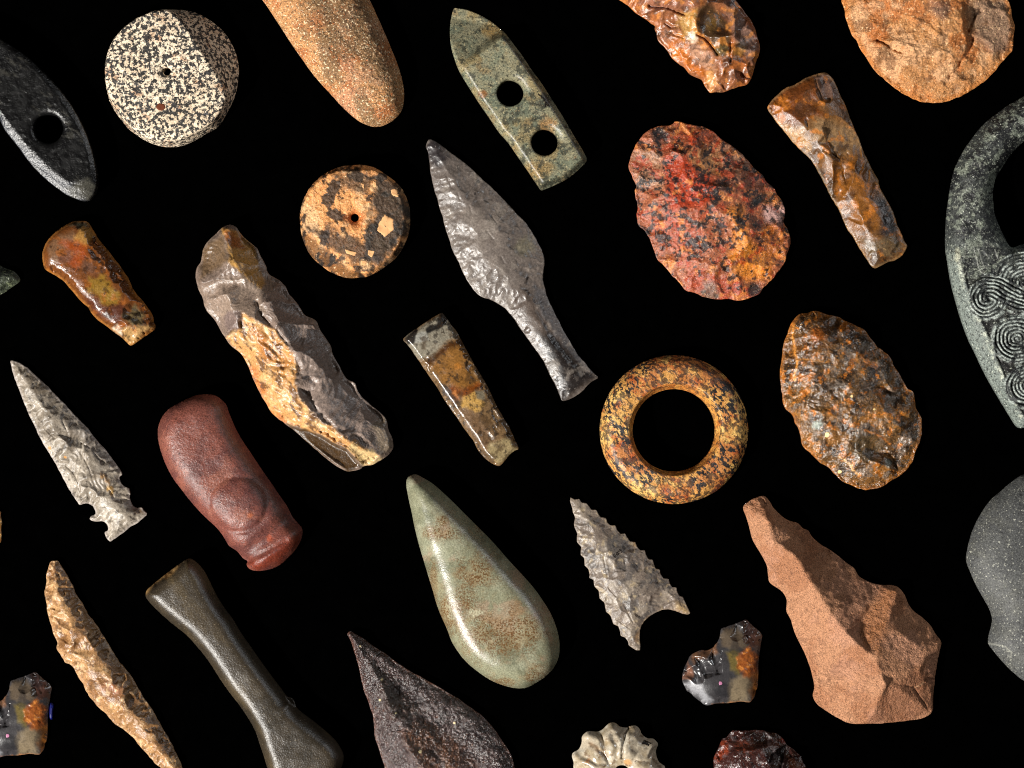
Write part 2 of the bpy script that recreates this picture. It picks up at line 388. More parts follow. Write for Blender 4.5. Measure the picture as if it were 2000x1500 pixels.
    def decal(s, name, quads, mat, lift=.6):
        """thin ink strokes lying on the finished surface; quads in photograph pixels"""
        V, F = [], []
        for qd in quads:
            qd = np.asarray(qd, float); i0 = len(V)
            nu = max(2, int(np.hypot(*(qd[1] - qd[0])) / 1.5) + 1); nv = max(2, int(np.hypot(*(qd[3] - qd[0])) / 1.5) + 1)
            for a in range(nu):
                for b in range(nv):
                    fa, fb = a / (nu - 1), b / (nv - 1)
                    p = qd[0] * (1 - fa) * (1 - fb) + qd[1] * fa * (1 - fb) + qd[2] * fa * fb + qd[3] * (1 - fa) * fb
                    j = int(round((p[1] - s.ys[0]) / s.cell)); i = int(round((p[0] - s.xs[0]) / s.cell))
                    z = s.hfin[max(j - 1, 0):j + 2, max(i - 1, 0):i + 2].max()
                    V.append(((p[0] - 1000) * S * s.kk - s.o[0], (750 - p[1]) * S * s.kk - s.o[1], (s.bot + z + lift) * S))
            for a in range(nu - 1):
                for b in range(nv - 1):
                    q0 = i0 + a * nv + b; F.append((q0, q0 + 1, q0 + nv + 1, q0 + nv))
        me = bpy.data.meshes.new(name); me.from_pydata(V, [], F); me.materials.append(mat)
        o = bpy.data.objects.new(name, me); COL.objects.link(o); o.parent = s.ob; return o

def s_area(P):
    return ((P[:, 0] * np.roll(P[:, 1], -1)) - (np.roll(P[:, 0], -1) * P[:, 1])).sum()
def blob(x, y, r, k=9, seed=1):
    g = np.random.default_rng(seed)
    return [(x + r * (.8 + .4 * g.random()) * math.cos(t), y + r * (.8 + .4 * g.random()) * math.sin(t)) for t in np.linspace(0, 2 * math.pi, k, endpoint=False)]

def plain(name, rgb, rough=.6, spec=.3):
    m = bpy.data.materials.new(name); m.use_nodes = True; nt = m.node_tree; b = nt.nodes['Principled BSDF']
    n = nt.nodes.new('ShaderNodeTexNoise'); n.inputs['Scale'].default_value = 900
    r = nt.nodes.new('ShaderNodeMapRange'); r.inputs[3].default_value = .75; r.inputs[4].default_value = 1.2
    nt.links.new(n.outputs['Fac'], r.inputs[0])
    mx = nt.nodes.new('ShaderNodeMix'); mx.data_type = 'RGBA'; mx.blend_type = 'MULTIPLY'; mx.inputs[0].default_value = 1
    mx.inputs[6].default_value = tuple(lin(rgb)) + (1,); nt.links.new(r.outputs[0], mx.inputs[7])
    nt.links.new(mx.outputs[2], b.inputs['Base Color']); b.inputs['Roughness'].default_value = rough
    b.inputs['Specular IOR Level'].default_value = spec; return m

# ---------------------------------------------------------------- black ground
gm = bpy.data.materials.new('black_velvet'); gm.use_nodes = True
gb = gm.node_tree.nodes['Principled BSDF']; gb.inputs['Roughness'].default_value = 1; gb.inputs['Specular IOR Level'].default_value = 0
gn = gm.node_tree.nodes.new('ShaderNodeTexNoise'); gn.inputs['Scale'].default_value = 400
gr = gm.node_tree.nodes.new('ShaderNodeMapRange'); gr.inputs[3].default_value = .00005; gr.inputs[4].default_value = .00035
gm.node_tree.links.new(gn.outputs['Fac'], gr.inputs[0]); gm.node_tree.links.new(gr.outputs[0], gb.inputs['Base Color'])
me = bpy.data.meshes.new('table_surface'); me.from_pydata([(-3, -3, 0), (3, -3, 0), (3, 3, 0), (-3, 3, 0)], [], [(0, 1, 2, 3)]); me.materials.append(gm)
go = bpy.data.objects.new('table_surface', me); COL.objects.link(go); go['kind'] = 'structure'; go['label'] = 'plain black cloth the stones lie on'
INK = plain('ink', (22, 16, 14), .5, .3)

# ================================================================ the stones
# ---- black perforated axe
a = Art('perforated_axe', 'polished black stone axe with one round drilled hole and pointed oval body', 'stone axe', 'A',
    [(0,110),(100,170),(200,235),(300,320),(400,420),(500,530),(570,620),(640,730),(700,850),(745,960),(775,1070),(795,1170),(803,1260),(795,1340),(770,1390),(740,1420),(690,1430),(640,1420),(560,1385),(480,1330),(400,1265),(310,1180),(230,1080),(150,970),(70,870),(30,790),(0,735),(-150,530),(-300,350),(-450,150),(-490,0),(-350,-20),(-150,40)],
    holes=[(99.3, 254, 28.5)], jag=.5, seed=11)
a.loft([(0,150),(150,240),(320,380),(480,570),(600,750),(680,890),(735,1060),(750,1180),(740,1240),(690,1300),(600,1290),(500,1225),(390,1130),(280,1020),(180,905),(80,780),(0,670),(-100,540),(-250,350),(-420,120),(-440,20),(-340,5),(-150,80)], 43, 36, .9)
a.h = blur(a.h, 1); a.h -= 7 * np.exp(-a.hd[0] / 3.0); a.rough(.35, 7, 3)
a.groove([(590,1290),(690,1315),(760,1250)], 2, 1)
a.base((15,15,16)); a.poly([(0,690),(80,800),(180,930),(280,1040),(390,1150),(500,1240),(600,1310),(740,1430),(640,1440),(400,1290),(150,1000),(0,760)], (60,62,67), 3)  # bevel painted paler than the top to carry its bright highlight
a.blotch((32,32,32), 26, .55, .8, .5, 1); a.blotch((84,82,76), 9, .74, .88, .4, 2, 3, 35)
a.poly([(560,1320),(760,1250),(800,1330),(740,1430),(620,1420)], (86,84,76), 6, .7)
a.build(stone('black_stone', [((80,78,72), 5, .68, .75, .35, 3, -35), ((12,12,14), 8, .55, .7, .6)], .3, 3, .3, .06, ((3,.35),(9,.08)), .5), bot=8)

# ---- speckled granite disc
a = Art('granite_disc', 'round black and white speckled granite disc with tiny central hole and red dot', 'stone disc', 'B',
    [(750,95),(850,100),(960,125),(1080,185),(1200,275),(1290,390),(1350,510),(1380,640),(1378,760),(1360,880),(1320,1000),(1260,1120),(1180,1240),(1080,1300),(960,1370),(850,1420),(720,1440),(600,1425),(480,1380),(370,1310),(300,1255),(270,1215),(190,1110),(130,1000),(95,870),(80,720),(90,600),(120,470),(180,380),(250,300),(330,225),(430,165),(540,115),(640,97)],
    holes=[(332, 145, 7.6)], jag=.5, seed=12)
a.loft([(700,125),(770,160),(850,240),(920,340),(985,450),(1050,560),(1150,700),(1250,850),(1285,980),(1240,1110),(1140,1225),(1000,1320),(850,1385),(700,1405),(560,1385),(420,1310),(320,1220),(220,1090),(150,960),(115,820),(110,680),(135,540),(200,400),(300,290),(430,200),(570,145)], 68, 3, .9)
a.h = blur(a.h, 1) - 5 * (1 - a.u) ** 2; a.h -= 12 * np.exp(-a.hd[0] / 4.5); a.rough(.7, 8, 3)
a.base((240,222,196)); a.blotch((205,180,150), 40, .45, .8, .5, 1)
dk = sst(.42, .6, fbm(a.X, a.Y, 60, 3, 77)); a.alpha = .55 + .45 * dk
a.blotch((170,110,60), 22, .7, .85, .6, 5)
a.build(stone('granite', [((26,27,30), 7, .475, .52, .97, 1, 0, 0), ((60,62,68), 11, .6, .68, .8), ((18,18,22), 4.5, .56, .62, .8), ((250,236,214), 4.5, .62, .68, .8)], .18, 3, .6, .1, ((4,.5),), .35), bot=5, flat=.2)
a.inlay('red_grain', blob(655, 1075, 40, 9, 4), plain('red_grain', (100, 46, 20), .7, .3), label='rust red grain set in the speckled disc')

# ---- granular cobble
a = Art('cobble_pestle', 'long tapering sandy orange granular cobble with blunt rounded end', 'cobble', 'C',
    [(70,0),(150,110),(240,250),(330,390),(430,540),(530,680),(620,810),(720,930),(830,1050),(940,1170),(1040,1270),(1150,1360),(1250,1410),(1340,1430),(1430,1420),(1530,1370),(1600,1310),(1645,1240),(1665,1150),(1670,1050),(1650,920),(1610,770),(1550,610),(1480,440),(1400,260),(1320,80),(1280,0),(1160,-190),(1000,-330),(780,-480),(520,-580),(260,-620),(60,-600),(-80,-520),(-120,-380),(-80,-230),(0,-100)], jag=.4, seed=13)
a.dome(54, 2.4, 1, .6); a.rough(1.2, 16, 4); a.rough(.8, 4, 2, 3)
a.base((196,146,98)); a.blotch((178,110,62), 34, .5, .75, .8, 1); a.blotch((196,150,120), 46, .55, .8, .5, 2); a.blotch((120,96,66), 50, .52, .75, .75, 3, 2.5, 60)
a.poly([(650,0),(1150,0),(1450,500),(1600,1000),(1640,1250),(1500,1150),(1250,750),(1000,450)], (112,92,66), 22, .75, 12)  # dark band on the right side is shade put into the colour
a.build(stone('granular_stone', [((60,46,34), 3.6, .53, .6, .75), ((238,214,176), 4.2, .57, .64, .8), ((190,100,48), 5, .6, .68, .7)], .3, 2.6, .7, .1, ((3,.8),(7,.35)), .3), bot=8, flat=.5)

# ---- two-holed green axe head
a = Art('two_holed_axe', 'flat grey-green polished stone axe head with two large round holes', 'stone axe', 'D',
    [(105,65),(130,63),(200,75),(270,100),(350,140),(430,195),(500,265),(570,355),(640,450),(700,540),(780,650),(860,775),(940,900),(1010,1020),(1070,1120),(1110,1190),(1128,1240),(1085,1290),(1020,1350),(960,1390),(880,1430),(800,1462),(775,1467),(740,1420),(680,1330),(600,1215),(520,1100),(450,1020),(380,915),(300,800),(220,675),(150,560),(110,460),(85,370),(75,270),(78,180),(90,110)],
    holes=[(996.2, 185, 26), (1063, 280.8, 26)], seed=14, cell=1.8)
od = np.maximum(segdist(a.X, a.Y, a.P), 0)
a.h = 18 + 24 * (1 - (1 - np.clip(od / 14, 0, 1)) ** 2.2)
p1, p2 = G('D', [(150, 560), (400, 365)]); nn = np.array([p2[1] - p1[1], -(p2[0] - p1[0])]); nn /= np.hypot(*nn)
t = (a.X - p1[0]) * nn[0] + (a.Y - p1[1]) * nn[1]; along = ((a.X - p1[0]) * (p2 - p1)[0] + (a.Y - p1[1]) * (p2 - p1)[1]) / ((p2 - p1) ** 2).sum()
pl = 42 - np.maximum(t, 0) * .26 - np.clip(t / 16, 0, 1) * (1 + 24 * np.clip(along, 0, 1.4))
a.h = np.where(t > 0, np.minimum(a.h, blur(pl, 1)), a.h); a.h = blur(a.h, 2)
q1, q2 = G('D', [(1128,1240), (775,1467)]); dd = segdist(a.X, a.Y, np.array([q1, G('D',[(980,1385)])[0], q2]), False); a.h -= 14 * np.exp(-(dd / 5) ** 2)
for hd, (cx, cy) in zip(a.hd, ((996.2, 185), (1063, 280.8))):
    ne = np.clip(((a.X - cx) * .75 - (a.Y - cy) * .66) / 30, 0, 1); a.h -= (3 + 15 * ne) * np.exp(-hd / (1.6 + 3.2 * ne))
a.rough(.5, 20, 3)
a.base((140,136,112)); a.blotch((116,122,104), 36, .45, .68, .8, 1); a.blotch((148,130,92), 46, .52, .76, .75, 2); a.blotch((140,112,72), 30, .7, .88, .5, 3)
a.spot(330,740,30,(146,92,44),1,.8); a.spot(400,240,70,(150,120,70),1,.7); a.spot(820,980,60,(168,118,60),1,.6); a.spot(740,1330,110,(150,120,72),1,.7)
a.blotch((58,60,52), 12, .6, .74, .8, 5); a.spot(800,800,34,(44,32,30),1.2,.8,60,60)
a.build(stone('green_schist', [((46,48,40), 4.5, .54, .62, .8), ((174,162,124), 5, .57, .65, .7), ((140,108,66), 7, .62, .7, .35), ((92,100,86), 12, .54, .68, .5)], .28, 3, .4, .08, ((3,.28),), .5), bot=3, flat=.2)
def stroke(p, q, w):
    p, q = np.array(p, float), np.array(q, float); d = q - p; n = np.array([-d[1], d[0]]); n = n / (np.hypot(*n) + 1e-9) * w / 2
    return [p - n, q - n, q + n, p + n]
tx = [(1050,187,1056,192),(1056,190,1058,196),(1059,194,1064,201),(1061,201,1065,197),(1064,203,1069,206),(1066,208,1071,211),(1064,206,1065,213),(1070,206,1073,213)]
a.decal('ink_mark', [stroke(t[:2], t[2:], 1.8) for t in tx], INK)

# ---- knapped flint at the top edge
a = Art('knapped_flint', 'orange and brown knapped flint with a ripple-marked pink scar and deep crack', 'flint tool', 'E',
    [(120,0),(200,50),(280,120),(370,190),(470,250),(540,310),(575,330),(572,370),(600,430),(610,510),(690,590),(740,660),(800,740),(900,820),(960,870),(1010,930),(1100,975),(1170,1010),(1200,1080),(1240,1140),(1270,1172),(1330,1165),(1420,1168),(1520,1130),(1640,1090),(1740,1060),(1790,990),(1820,900),(1845,800),(1880,700),(1895,600),(1880,510),(1850,430),(1830,340),(1780,250),(1720,170),(1660,90),(1590,0),(1400,-250),(1100,-520),(700,-700),(200,-750),(-200,-700),(-350,-550),(-300,-350),(-100,-150)],
    jag=1.6, jl=7, seed=15, cell=1.6)
a.dome(44, 1.6); a.rough(3, 50, 3); a.scallop(32, 7, 1.5, None, .14, .04, .08)
a.edge_flakes(15, (34, 80), (32, 64), (2, 5), 18, .35, .3)
a.flake((1560,60), 130, 640, 430, 7, .5, .5); a.flake((1640,560), 165, 420, 300, 4, .3, .4); a.flake((640,420), -10, 380, 300, 5, .5, .6)
a.flake((960,470), 62, 520, 360, 5, .2, 1.0); a.flake((1330,760), 85, 300, 230, 4, .5, .4); a.flake((700,250), 20, 350, 260, 4, .6, .5); a.flake((1500,1100), -120, 190, 190, 3, .5, .3)
a.flake((1240,1150), -80, 260, 210, 3, .4, .2); a.flake((1830,700), 170, 320, 240, 4, .3, .3); a.flake((300,-100), 80, 300, 300, 4, .4, .4)
a.edge_flakes(30, (8, 20), (8, 16), (.5, 1.8), 20, .4, .2)
a.groove([(500,75),(620,100),(760,130),(850,165),(930,195)], 3.2, 9); a.groove([(1100,455),(1190,490),(1270,580),(1345,690)], 2.6, 8); a.groove([(1525,510),(1512,640),(1510,800)], 2.2, 6)
a.groove([(690,290),(760,345),(850,355)], 2.2, 5); a.groove([(810,450),(920,480)], 2, 4)
a.base((150,98,66)); a.poly([(120,0),(1050,0),(1050,110),(850,160),(500,80),(540,300),(300,120)], (152,104,82), 8, .9); a.blotch((176,104,48), 40, .5, .72, .7, 1)
a.poly([(850,180),(1090,120),(1080,330),(1100,450),(930,500),(860,350)], (186,146,84), 6, .9); a.poly([(1100,110),(1200,60),(1400,150),(1500,330),(1520,520),(1480,680),(1340,690),(1180,480),(1080,300)], (86,66,44), 6, .95)
a.spot(1290,320,90,(120,90,40),1,.7); a.spot(1420,640,80,(120,100,58),1,.7); a.poly([(1450,0),(1600,0),(1850,430),(1890,600),(1800,800),(1560,500),(1500,200)], (140,112,100), 10, .9); a.poly([(1540,0),(1610,0),(1840,400),(1880,520),(1700,250)], (150,82,44), 8, .8)
a.poly([(980,530),(1160,520),(1320,760),(1360,950),(1250,930),(980,720)], (196,150,122), 6, .95); a.poly([(700,600),(960,510),(980,720),(1050,800),(1250,940),(1180,1000),(800,740)], (196,114,44), 8, .9); a.poly([(1190,940),(1300,920),(1390,1060),(1280,1165),(1210,1060)], (214,154,96), 5, .95)
a.spot(1430,890,90,(140,84,44),.7,.9); a.spot(1050,490,70,(220,196,170),.5,.9); a.spot(1640,640,90,(150,118,60),1,.6); a.blotch((226,150,70), 14, .68, .85, .5, 6); a.blotch((70,50,40), 18, .66, .84, .6, 7)
a.build(stone('orange_flint', [((90,54,30), 11, .56, .7, .45), ((230,180,120), 6, .62, .72, .35)], .2, 5, .36, .1, ((3,.2),(10,.15)), .6), bot=12)

# ---- round handaxe at the top right
a = Art('round_handaxe', 'large rounded sandy orange quartzite handaxe with coarse grain', 'handaxe', 'F',
    [(78,0),(82,50),(105,110),(115,190),(150,280),(180,370),(235,430),(265,510),(310,580),(360,650),(400,720),(460,780),(530,840),(580,880),(650,940),(730,995),(820,1040),(920,1075),(1010,1085),(1090,1085),(1180,1070),(1270,1040),(1380,990),(1470,940),(1560,880),(1660,790),(1720,720),(1800,620),(1880,530),(1885,440),(1890,350),(1898,270),(1880,180),(1865,90),(1840,20),(1830,0),(1750,-200),(1600,-380),(1350,-520),(1000,-600),(650,-580),(350,-450),(170,-250)],
    jag=1.4, jl=8, seed=16)
a.dome(46, 1.6); a.rough(3, 60, 3); a.scallop(48, 8, 1.7, 30, .14, .03, .04); a.scallop(14, 1.6, 1.4, None, .12, 0, .03, None, 3)
a.edge_flakes(20, (35, 95), (30, 75), (1, 4), 22, .3, .5)
a.flake((330,430), -20, 780, 420, 6, .25, .5); a.flake((300,150), 15, 800, 330, 5, .3, .4); a.flake((1850,200), 150, 520, 480, 5, .4, .3); a.flake((900,1060), -95, 430, 500, 4, .3, 1.0); a.flake((1700,720), 190, 420, 330, 4, .4, .3); a.flake((420,760), -25, 420, 360, 4, .4, .9)
a.edge_flakes(34, (8, 22), (8, 20), (.6, 2), 20, .4, .2)
a.groove([(440,435),(520,470),(640,545),(700,570)], 2.6, 7); a.groove([(1440,430),(1420,520),(1350,630),(1290,740),(1200,820)], 3.4, 8); a.groove([(1480,600),(1440,660)], 2, 4); a.groove([(1530,120),(1430,230),(1390,350)], 3, 6); a.groove([(1170,310),(1100,390)], 2, 4); a.groove([(560,120),(760,190),(930,270),(1070,390)], 5, -3)
a.rough(1.3, 7, 3, 5)
a.base((192,138,88)); a.blotch((178,108,54), 50, .45, .7, .8, 1); a.blotch((214,168,126), 40, .5, .75, .75, 2); a.poly([(1400,0),(1850,0),(1890,300),(1880,500),(1680,620),(1450,400)], (150,124,104), 14, .85); a.blotch((120,84,54), 26, .62, .8, .7, 3)
a.poly([(950,0),(1200,60),(1130,260),(1010,170)], (120,96,84), 8, .6); a.mixc(.7 * sst(14, 3, a.d), (196,124,56))
a.build(stone('quartzite_orange', [((96,58,34), 4, .57, .66, .7), ((240,200,152), 5, .58, .66, .6), ((40,30,24), 7, .68, .72, .8)], .28, 3, .66, .1, ((3.5,.8),(9,.4)), .3), bot=14)

# ---- brown flint blade
a = Art('flint_axe', 'long glossy brown flint adze blade widening to a straight upper edge', 'flint axe', 'G',
    [(72,295),(100,250),(150,205),(200,160),(290,120),(340,85),(410,60),(470,45),(510,52),(545,85),(575,140),(607,210),(640,280),(665,350),(700,440),(740,530),(770,610),(800,680),(840,760),(880,830),(895,890),(930,950),(960,1010),(1000,1090),(1020,1160),(1050,1220),(1070,1280),(1097,1315),(1080,1350),(1050,1390),(1000,1420),(940,1440),(880,1470),(850,1478),(810,1430),(750,1340),(700,1250),(650,1180),(620,1110),(580,1030),(540,962),(505,890),(470,820),(438,765),(405,705),(368,660),(325,620),(290,585),(245,540),(200,480),(150,420),(110,370),(80,325)],
    jag=1.2, jl=7, seed=17, cell=1.7)
a.dome(26, 1.5); a.rough(1.5, 40, 3); a.scallop(22, 2.4, 1.4, 10, .12, .03, .1)
a.edge_flakes(26, (14, 26), (18, 34), (.2, .8), 16, .3, .2)
a.flake((560,980), -78, 420, 190, 3, .2, .9); a.flake((180,300), -5, 300, 260, 3, .2, .3); a.flake((430,580), 0, 330, 260, 3, .5, .4); a.flake((700,900), 60, 420, 260, 3, .2, .4); a.flake((480,90), 70, 160, 150, 2, .4, .3); a.flake((720,470), 160, 260, 190, 2, .6, .4)
a.edge_flakes(40, (5, 12), (6, 13), (.3, 1.0), 18, .4, .1)
nt_ = segdist(a.X, a.Y, G('G', [(330,590),(380,655),(465,690),(490,770),(550,870),(548,960),(480,1000),(250,640)])); 
a.groove([(420,100),(440,190),(460,240)], 2, 2.5); a.groove([(480,620),(600,690),(650,640)], 3, 4); a.groove([(630,780),(655,900)], 2, 3); a.groove([(350,390),(360,460)], 2, 3)
a.base((120,84,48)); a.poly([(70,300),(200,160),(410,70),(440,200),(470,350),(330,420),(150,430)], (112,62,26), 8, .9); a.poly([(415,70),(500,45),(600,220),(520,240),(460,230)], (110,86,76), 6, .9)
a.poly([(400,380),(700,440),(760,600),(620,640),(380,610)], (146,116,82), 10, .9); a.poly([(120,400),(330,480),(400,620),(340,640),(200,480)], (190,150,104), 8, .8); a.poly([(520,700),(760,700),(860,900),(900,1150),(760,1250),(620,1080),(560,900)], (134,86,34), 12, .9)
a.poly([(830,960),(950,960),(1030,1180),(960,1260),(880,1230),(900,1100)], (34,34,40), 8, .9); a.poly([(750,1270),(1000,1260),(1080,1330),(860,1470)], (104,86,62), 8, .9); a.poly([(300,600),(560,860),(550,970),(380,780)], (40,28,18), 6, .8)  # last patch darkens the lower left flank: painted shade
a.blotch((196,120,40), 18, .64, .82, .6, 1); a.blotch((70,44,22), 22, .6, .8, .7, 2); a.mixc(.18 * sst(6, 1, a.d), (206,174,128))
a.build(stone('brown_flint', [((74,44,20), 9, .55, .7, .5), ((206,164,104), 5, .64, .74, .4)], .22, 4, .4, .1, ((3,.2),(9,.18)), .5), bot=9)

# ---- red jasper handaxe
a = Art('red_handaxe', 'oval red and orange jasper handaxe mottled with black spots', 'handaxe', 'H',
    [(425,70),(470,70),(540,90),(640,105),(710,135),(770,185),(830,235),(910,290),(990,370),(1040,430),(1100,480),(1130,535),(1190,580),(1230,650),(1265,710),(1278,780),(1270,850),(1300,910),(1318,970),(1310,1040),(1290,1090),(1270,1160),(1220,1230),(1160,1300),(1110,1350),(1080,1395),(1010,1430),(930,1447),(830,1440),(730,1440),(640,1415),(570,1385),(510,1370),(460,1310),(400,1250),(350,1190),(290,1130),(265,1070),(245,1010),(200,920),(150,870),(135,800),(140,720),(120,650),(118,600),(130,570),(100,500),(72,430),(78,380),(95,320),(125,250),(165,190),(230,130),(310,105),(390,95)],
    jag=1.6, jl=8, seed=18, cell=1.8)
a.dome(44, 1.5); a.rough(3, 50, 3); a.scallop(34, 6, 1.4, None, .14, .02, .05); a.scallop(11, 1.4, 1.4, None, .12, 0, .03, None, 3)
a.edge_flakes(20, (36, 90), (34, 66), (2, 5), 20, .35, .4)
a.flake((770,190), 95, 420, 330, 4, .4, .3); a.flake((280,1080), -10, 400, 300, 3, .4, 1.1); a.flake((1280,760), 180, 380, 230, 4, .4, .4); a.flake((1290,1050), 190, 330, 260, 4, .4, .4); a.flake((650,720), 80, 500, 420, 4, .2, .4); a.flake((160,420), 15, 300, 280, 3, .5, .3)
a.edge_flakes(40, (8, 20), (8, 18), (.5, 1.8), 18, .4, .2)
a.rough(.9, 8, 3, 4)
a.base((160,96,66)); a.poly([(100,300),(300,260),(420,430),(360,600),(130,560)], (170,128,100), 12, .9); a.poly([(340,330),(520,360),(700,480),(760,640),(620,740),(380,780),(330,560)], (176,62,28), 12, .9); a.poly([(430,80),(720,150),(760,250),(620,290),(430,200)], (156,76,44), 12, .85)
a.poly([(540,270),(760,250),(780,460),(640,480),(540,380)], (176,128,84), 9, .85); a.poly([(790,240),(930,300),(1000,400),(900,520),(800,460)], (150,112,88), 8, .9); a.poly([(800,740),(940,740),(1000,1000),(1150,1120),(1150,1280),(930,1300),(830,1120),(880,950)], (212,134,48), 12, .92)
a.poly([(1080,860),(1250,870),(1280,1100),(1160,1180),(1100,1050)], (158,92,34), 8, .9); a.poly([(1070,620),(1200,600),(1260,700),(1110,730)], (172,112,66), 6, .9); a.poly([(1090,740),(1270,720),(1260,860),(1120,840)], (196,162,156), 7, .8); a.poly([(160,800),(600,800),(640,1050),(560,1180),(300,1000)], (170,84,58), 14, .8)
a.poly([(380,1050),(560,1080),(580,1220),(470,1180)], (192,122,96), 6, .7); a.poly([(520,1220),(950,1300),(960,1440),(700,1430),(520,1370)], (172,78,56), 12, .75); a.blotch((170,60,30), 14, .64, .8, .7, 1); a.blotch((226,150,80), 16, .68, .84, .6, 2)
bm = np.clip(1.2 - np.hypot((a.X - 1385) / 150, (a.Y - 400) / 130), 0, 1)
a.blotch((26,26,30), 11, .64, .7, .9, 4, 1, 0, 5, sst(0, .4, bm)); a.spot(310,175,62,(34,34,36),.7,.95); a.spot(800,570,60,(36,30,34),.8,.9); a.spot(1050,680,45,(28,30,32),.7,.95,80,50)
a.blotch((30,28,30), 13, .72, .77, .9, 8); a.spot(1040,1370,50,(40,42,44),.8,.9); a.spot(690,1380,70,(110,96,84),.9,.8)
a.build(stone('red_jasper', [((30,26,28), 5, .6, .65, .6), ((226,176,136), 4, .6, .67, .5), ((140,56,30), 9, .58, .7, .4)], .26, 3.5, .46, .12, ((3.5,.5),(10,.3)), .5), bot=12)

# ---- carved stone with spirals
half = [(2060,164),(2030,172),(2000,188),(1975,202),(1957,214),(1937,229),(1921,242.5),(1905,261),(1889,283),(1875,306),(1864,331),(1856,363),(1851.5,392),(1847.7,424),(1846,453),(1846,490),(1848.5,505),(1853.4,537),(1861,571),(1872,611),(1887,655),(1904,692),(1921,727),(1938.5,759),(1956,788),(1973,815.5),(1982,830),(1990,836),(2004,833),(2030,828)]
full = half + [(2120 * 1 - (x - 2000), y) for x, y in half[::-1][:-1]] if False else half + [(4120 - x, y) for x, y in half[::-1][:-1]]
a = Art('carved_handle_stone', 'dark grey carved stone with looped handle and pale spiral grooves', 'carved stone', None, full, seed=19, cell=1.4, jag=.4)
a.reg = 'PX'
hh = [(2060,262),(2030,264),(2000,276.5),(1986,288),(1970,306),(1955,329),(1943,349),(1937.7,374),(1938.4,397),(1941,419),(1950,442),(1959,462),(1968,481.7),(1977,484),(2000,476),(2030,472),(2060,471)]
hp = resample(np.array(hh + [(4120 - x, y) for x, y in hh[::-1][1:-1]]), True, 3)
hs_, hq, _ = segdist(a.X, a.Y, hp, True, True); hs_ = -hs_
m_ = hs_ < a.sd; a.sd = np.where(m_, hs_, a.sd); a.q = np.where(m_[..., None], hq, a.q); a.d = np.maximum(a.sd, 0)
od = np.maximum(segdist(a.X, a.Y, a.P), 0); idd = np.maximum(hs_, 0)
Xm = 2060 - np.abs(a.X - 2060); Y = a.Y
arm = 8 + 46 * np.clip(1 - (1 - np.clip(np.minimum(od, idd * 1.0) / 40, 0, 1)) ** 2.2, 0, 1) ** .75
pan = segdist(Xm, Y, np.array([(1862,497),(1879,561),(1902,618),(1924,665),(1943,717),(1963,759),(1986,808),(2000,822),(2140,822),(2140,478),(2000,480),(1975,490),(1950,488),(1900,470)], float))
u = od / (od + np.maximum(-pan, 0) + 1e-6); panel = 20 + 34 * u ** .8
bl = sst(455, 520, Y); a.h = arm * (1 - bl) + panel * bl; a.h = blur(a.h, 3)
pit = 7.4
lines = np.full(a.X.shape, -1.0); phase = np.zeros_like(lines)
bnd = np.array([(1905,541),(1921,536),(1940,540),(1963,551),(1987,563),(2008,566),(2035,552),(2060,530)], float)
bd_ = segdist(Xm, Y, bnd, False); yb = np.interp(Xm, bnd[:, 0], bnd[:, 1]); below = Y > yb
def setp(mask, ph):
    global phase, lines
    phase = np.where(mask & (lines < 0), ph, phase); lines = np.where(mask & (lines < 0), 1, lines)
r1 = np.hypot(Xm - 1991, Y - 556); setp((~below) & (r1 < 63) & (Xm > 1912), r1 / pit)
rl = np.hypot(Xm - 1921, Y - 583); setp(below & (rl < 40) & ((Xm < 1921) | (Y > 588)) & (Xm > 1884 + (Y - 560) * .12), rl / pit - np.arctan2(Y - 583, Xm - 1921) / 6.2832 + .2)
setp(below & (bd_ < 46) & (Xm >= 1921) & (Y < 640), bd_ / pit + .35)
def spi(cx, cy, rm, seed):
    dx, dy = Xm - cx, Y - cy; r = np.hypot(dx, dy * 1.05); th = np.arctan2(dy, dx) / (2 * math.pi)
    setp((r < rm), r / pit - th)
spi(1977, 663, 47, 1); spi(2001, 754, 45, 2)
fr = (phase + (fbm(a.X, a.Y, 24, 3, 5) - .5) * .55) % 1.0; ln = np.where(lines > 0, sst(.33, .2, np.abs(fr - .5)), 0)
edge_l = np.zeros_like(ln)
for c_, r_ in (((1977, 663), 48), ((2001, 754), 46)):
    edge_l = np.maximum(edge_l, np.exp(-((np.hypot(Xm - c_[0], (Y - c_[1]) * 1.05) - r_) / 2.2) ** 2) * (lines < 0))
edge_l = np.maximum(edge_l, np.exp(-((bd_ - 50) / 3.2) ** 2) * below * (Xm > 1930) * (lines < 0)); edge_l = np.maximum(edge_l, np.exp(-(bd_ / 1.8) ** 2) * (Xm > 1915)); edge_l = np.maximum(edge_l, np.exp(-((rl - 42) / 2.2) ** 2) * (Y > 600) * (lines < 0))
ln = np.maximum(ln, edge_l)
a.h += np.where(lines > 0, -1.5, 0) * sst(0, 5, pan) * bl + 5.2 * ln * bl * (.6 + .7 * fbm(a.X, a.Y, 30, 2, 6)) - np.where((lines < 0) & (pan > 4) & (Y > 540), 4.0, 0) * bl; a.h = blur(a.h, 1)
a.rough(1.3, 9, 4)
a.base((66,69,67)); a.blotch((30,31,33), 22, .45, .62, .92, 1); a.blotch((124,130,118), 12, .6, .74, .85, 2); a.blotch((150,154,140), 6, .7, .85, .6, 3)
a.mixc(.9 * sst(3, -3, pan) * bl, (124,132,126)); a.mixc(.75 * sst(-9, -2, pan) * sst(6, 0, pan) * bl * sst(.45, .7, fbm(a.X, a.Y, 9, 3, 8)), (190,194,178))
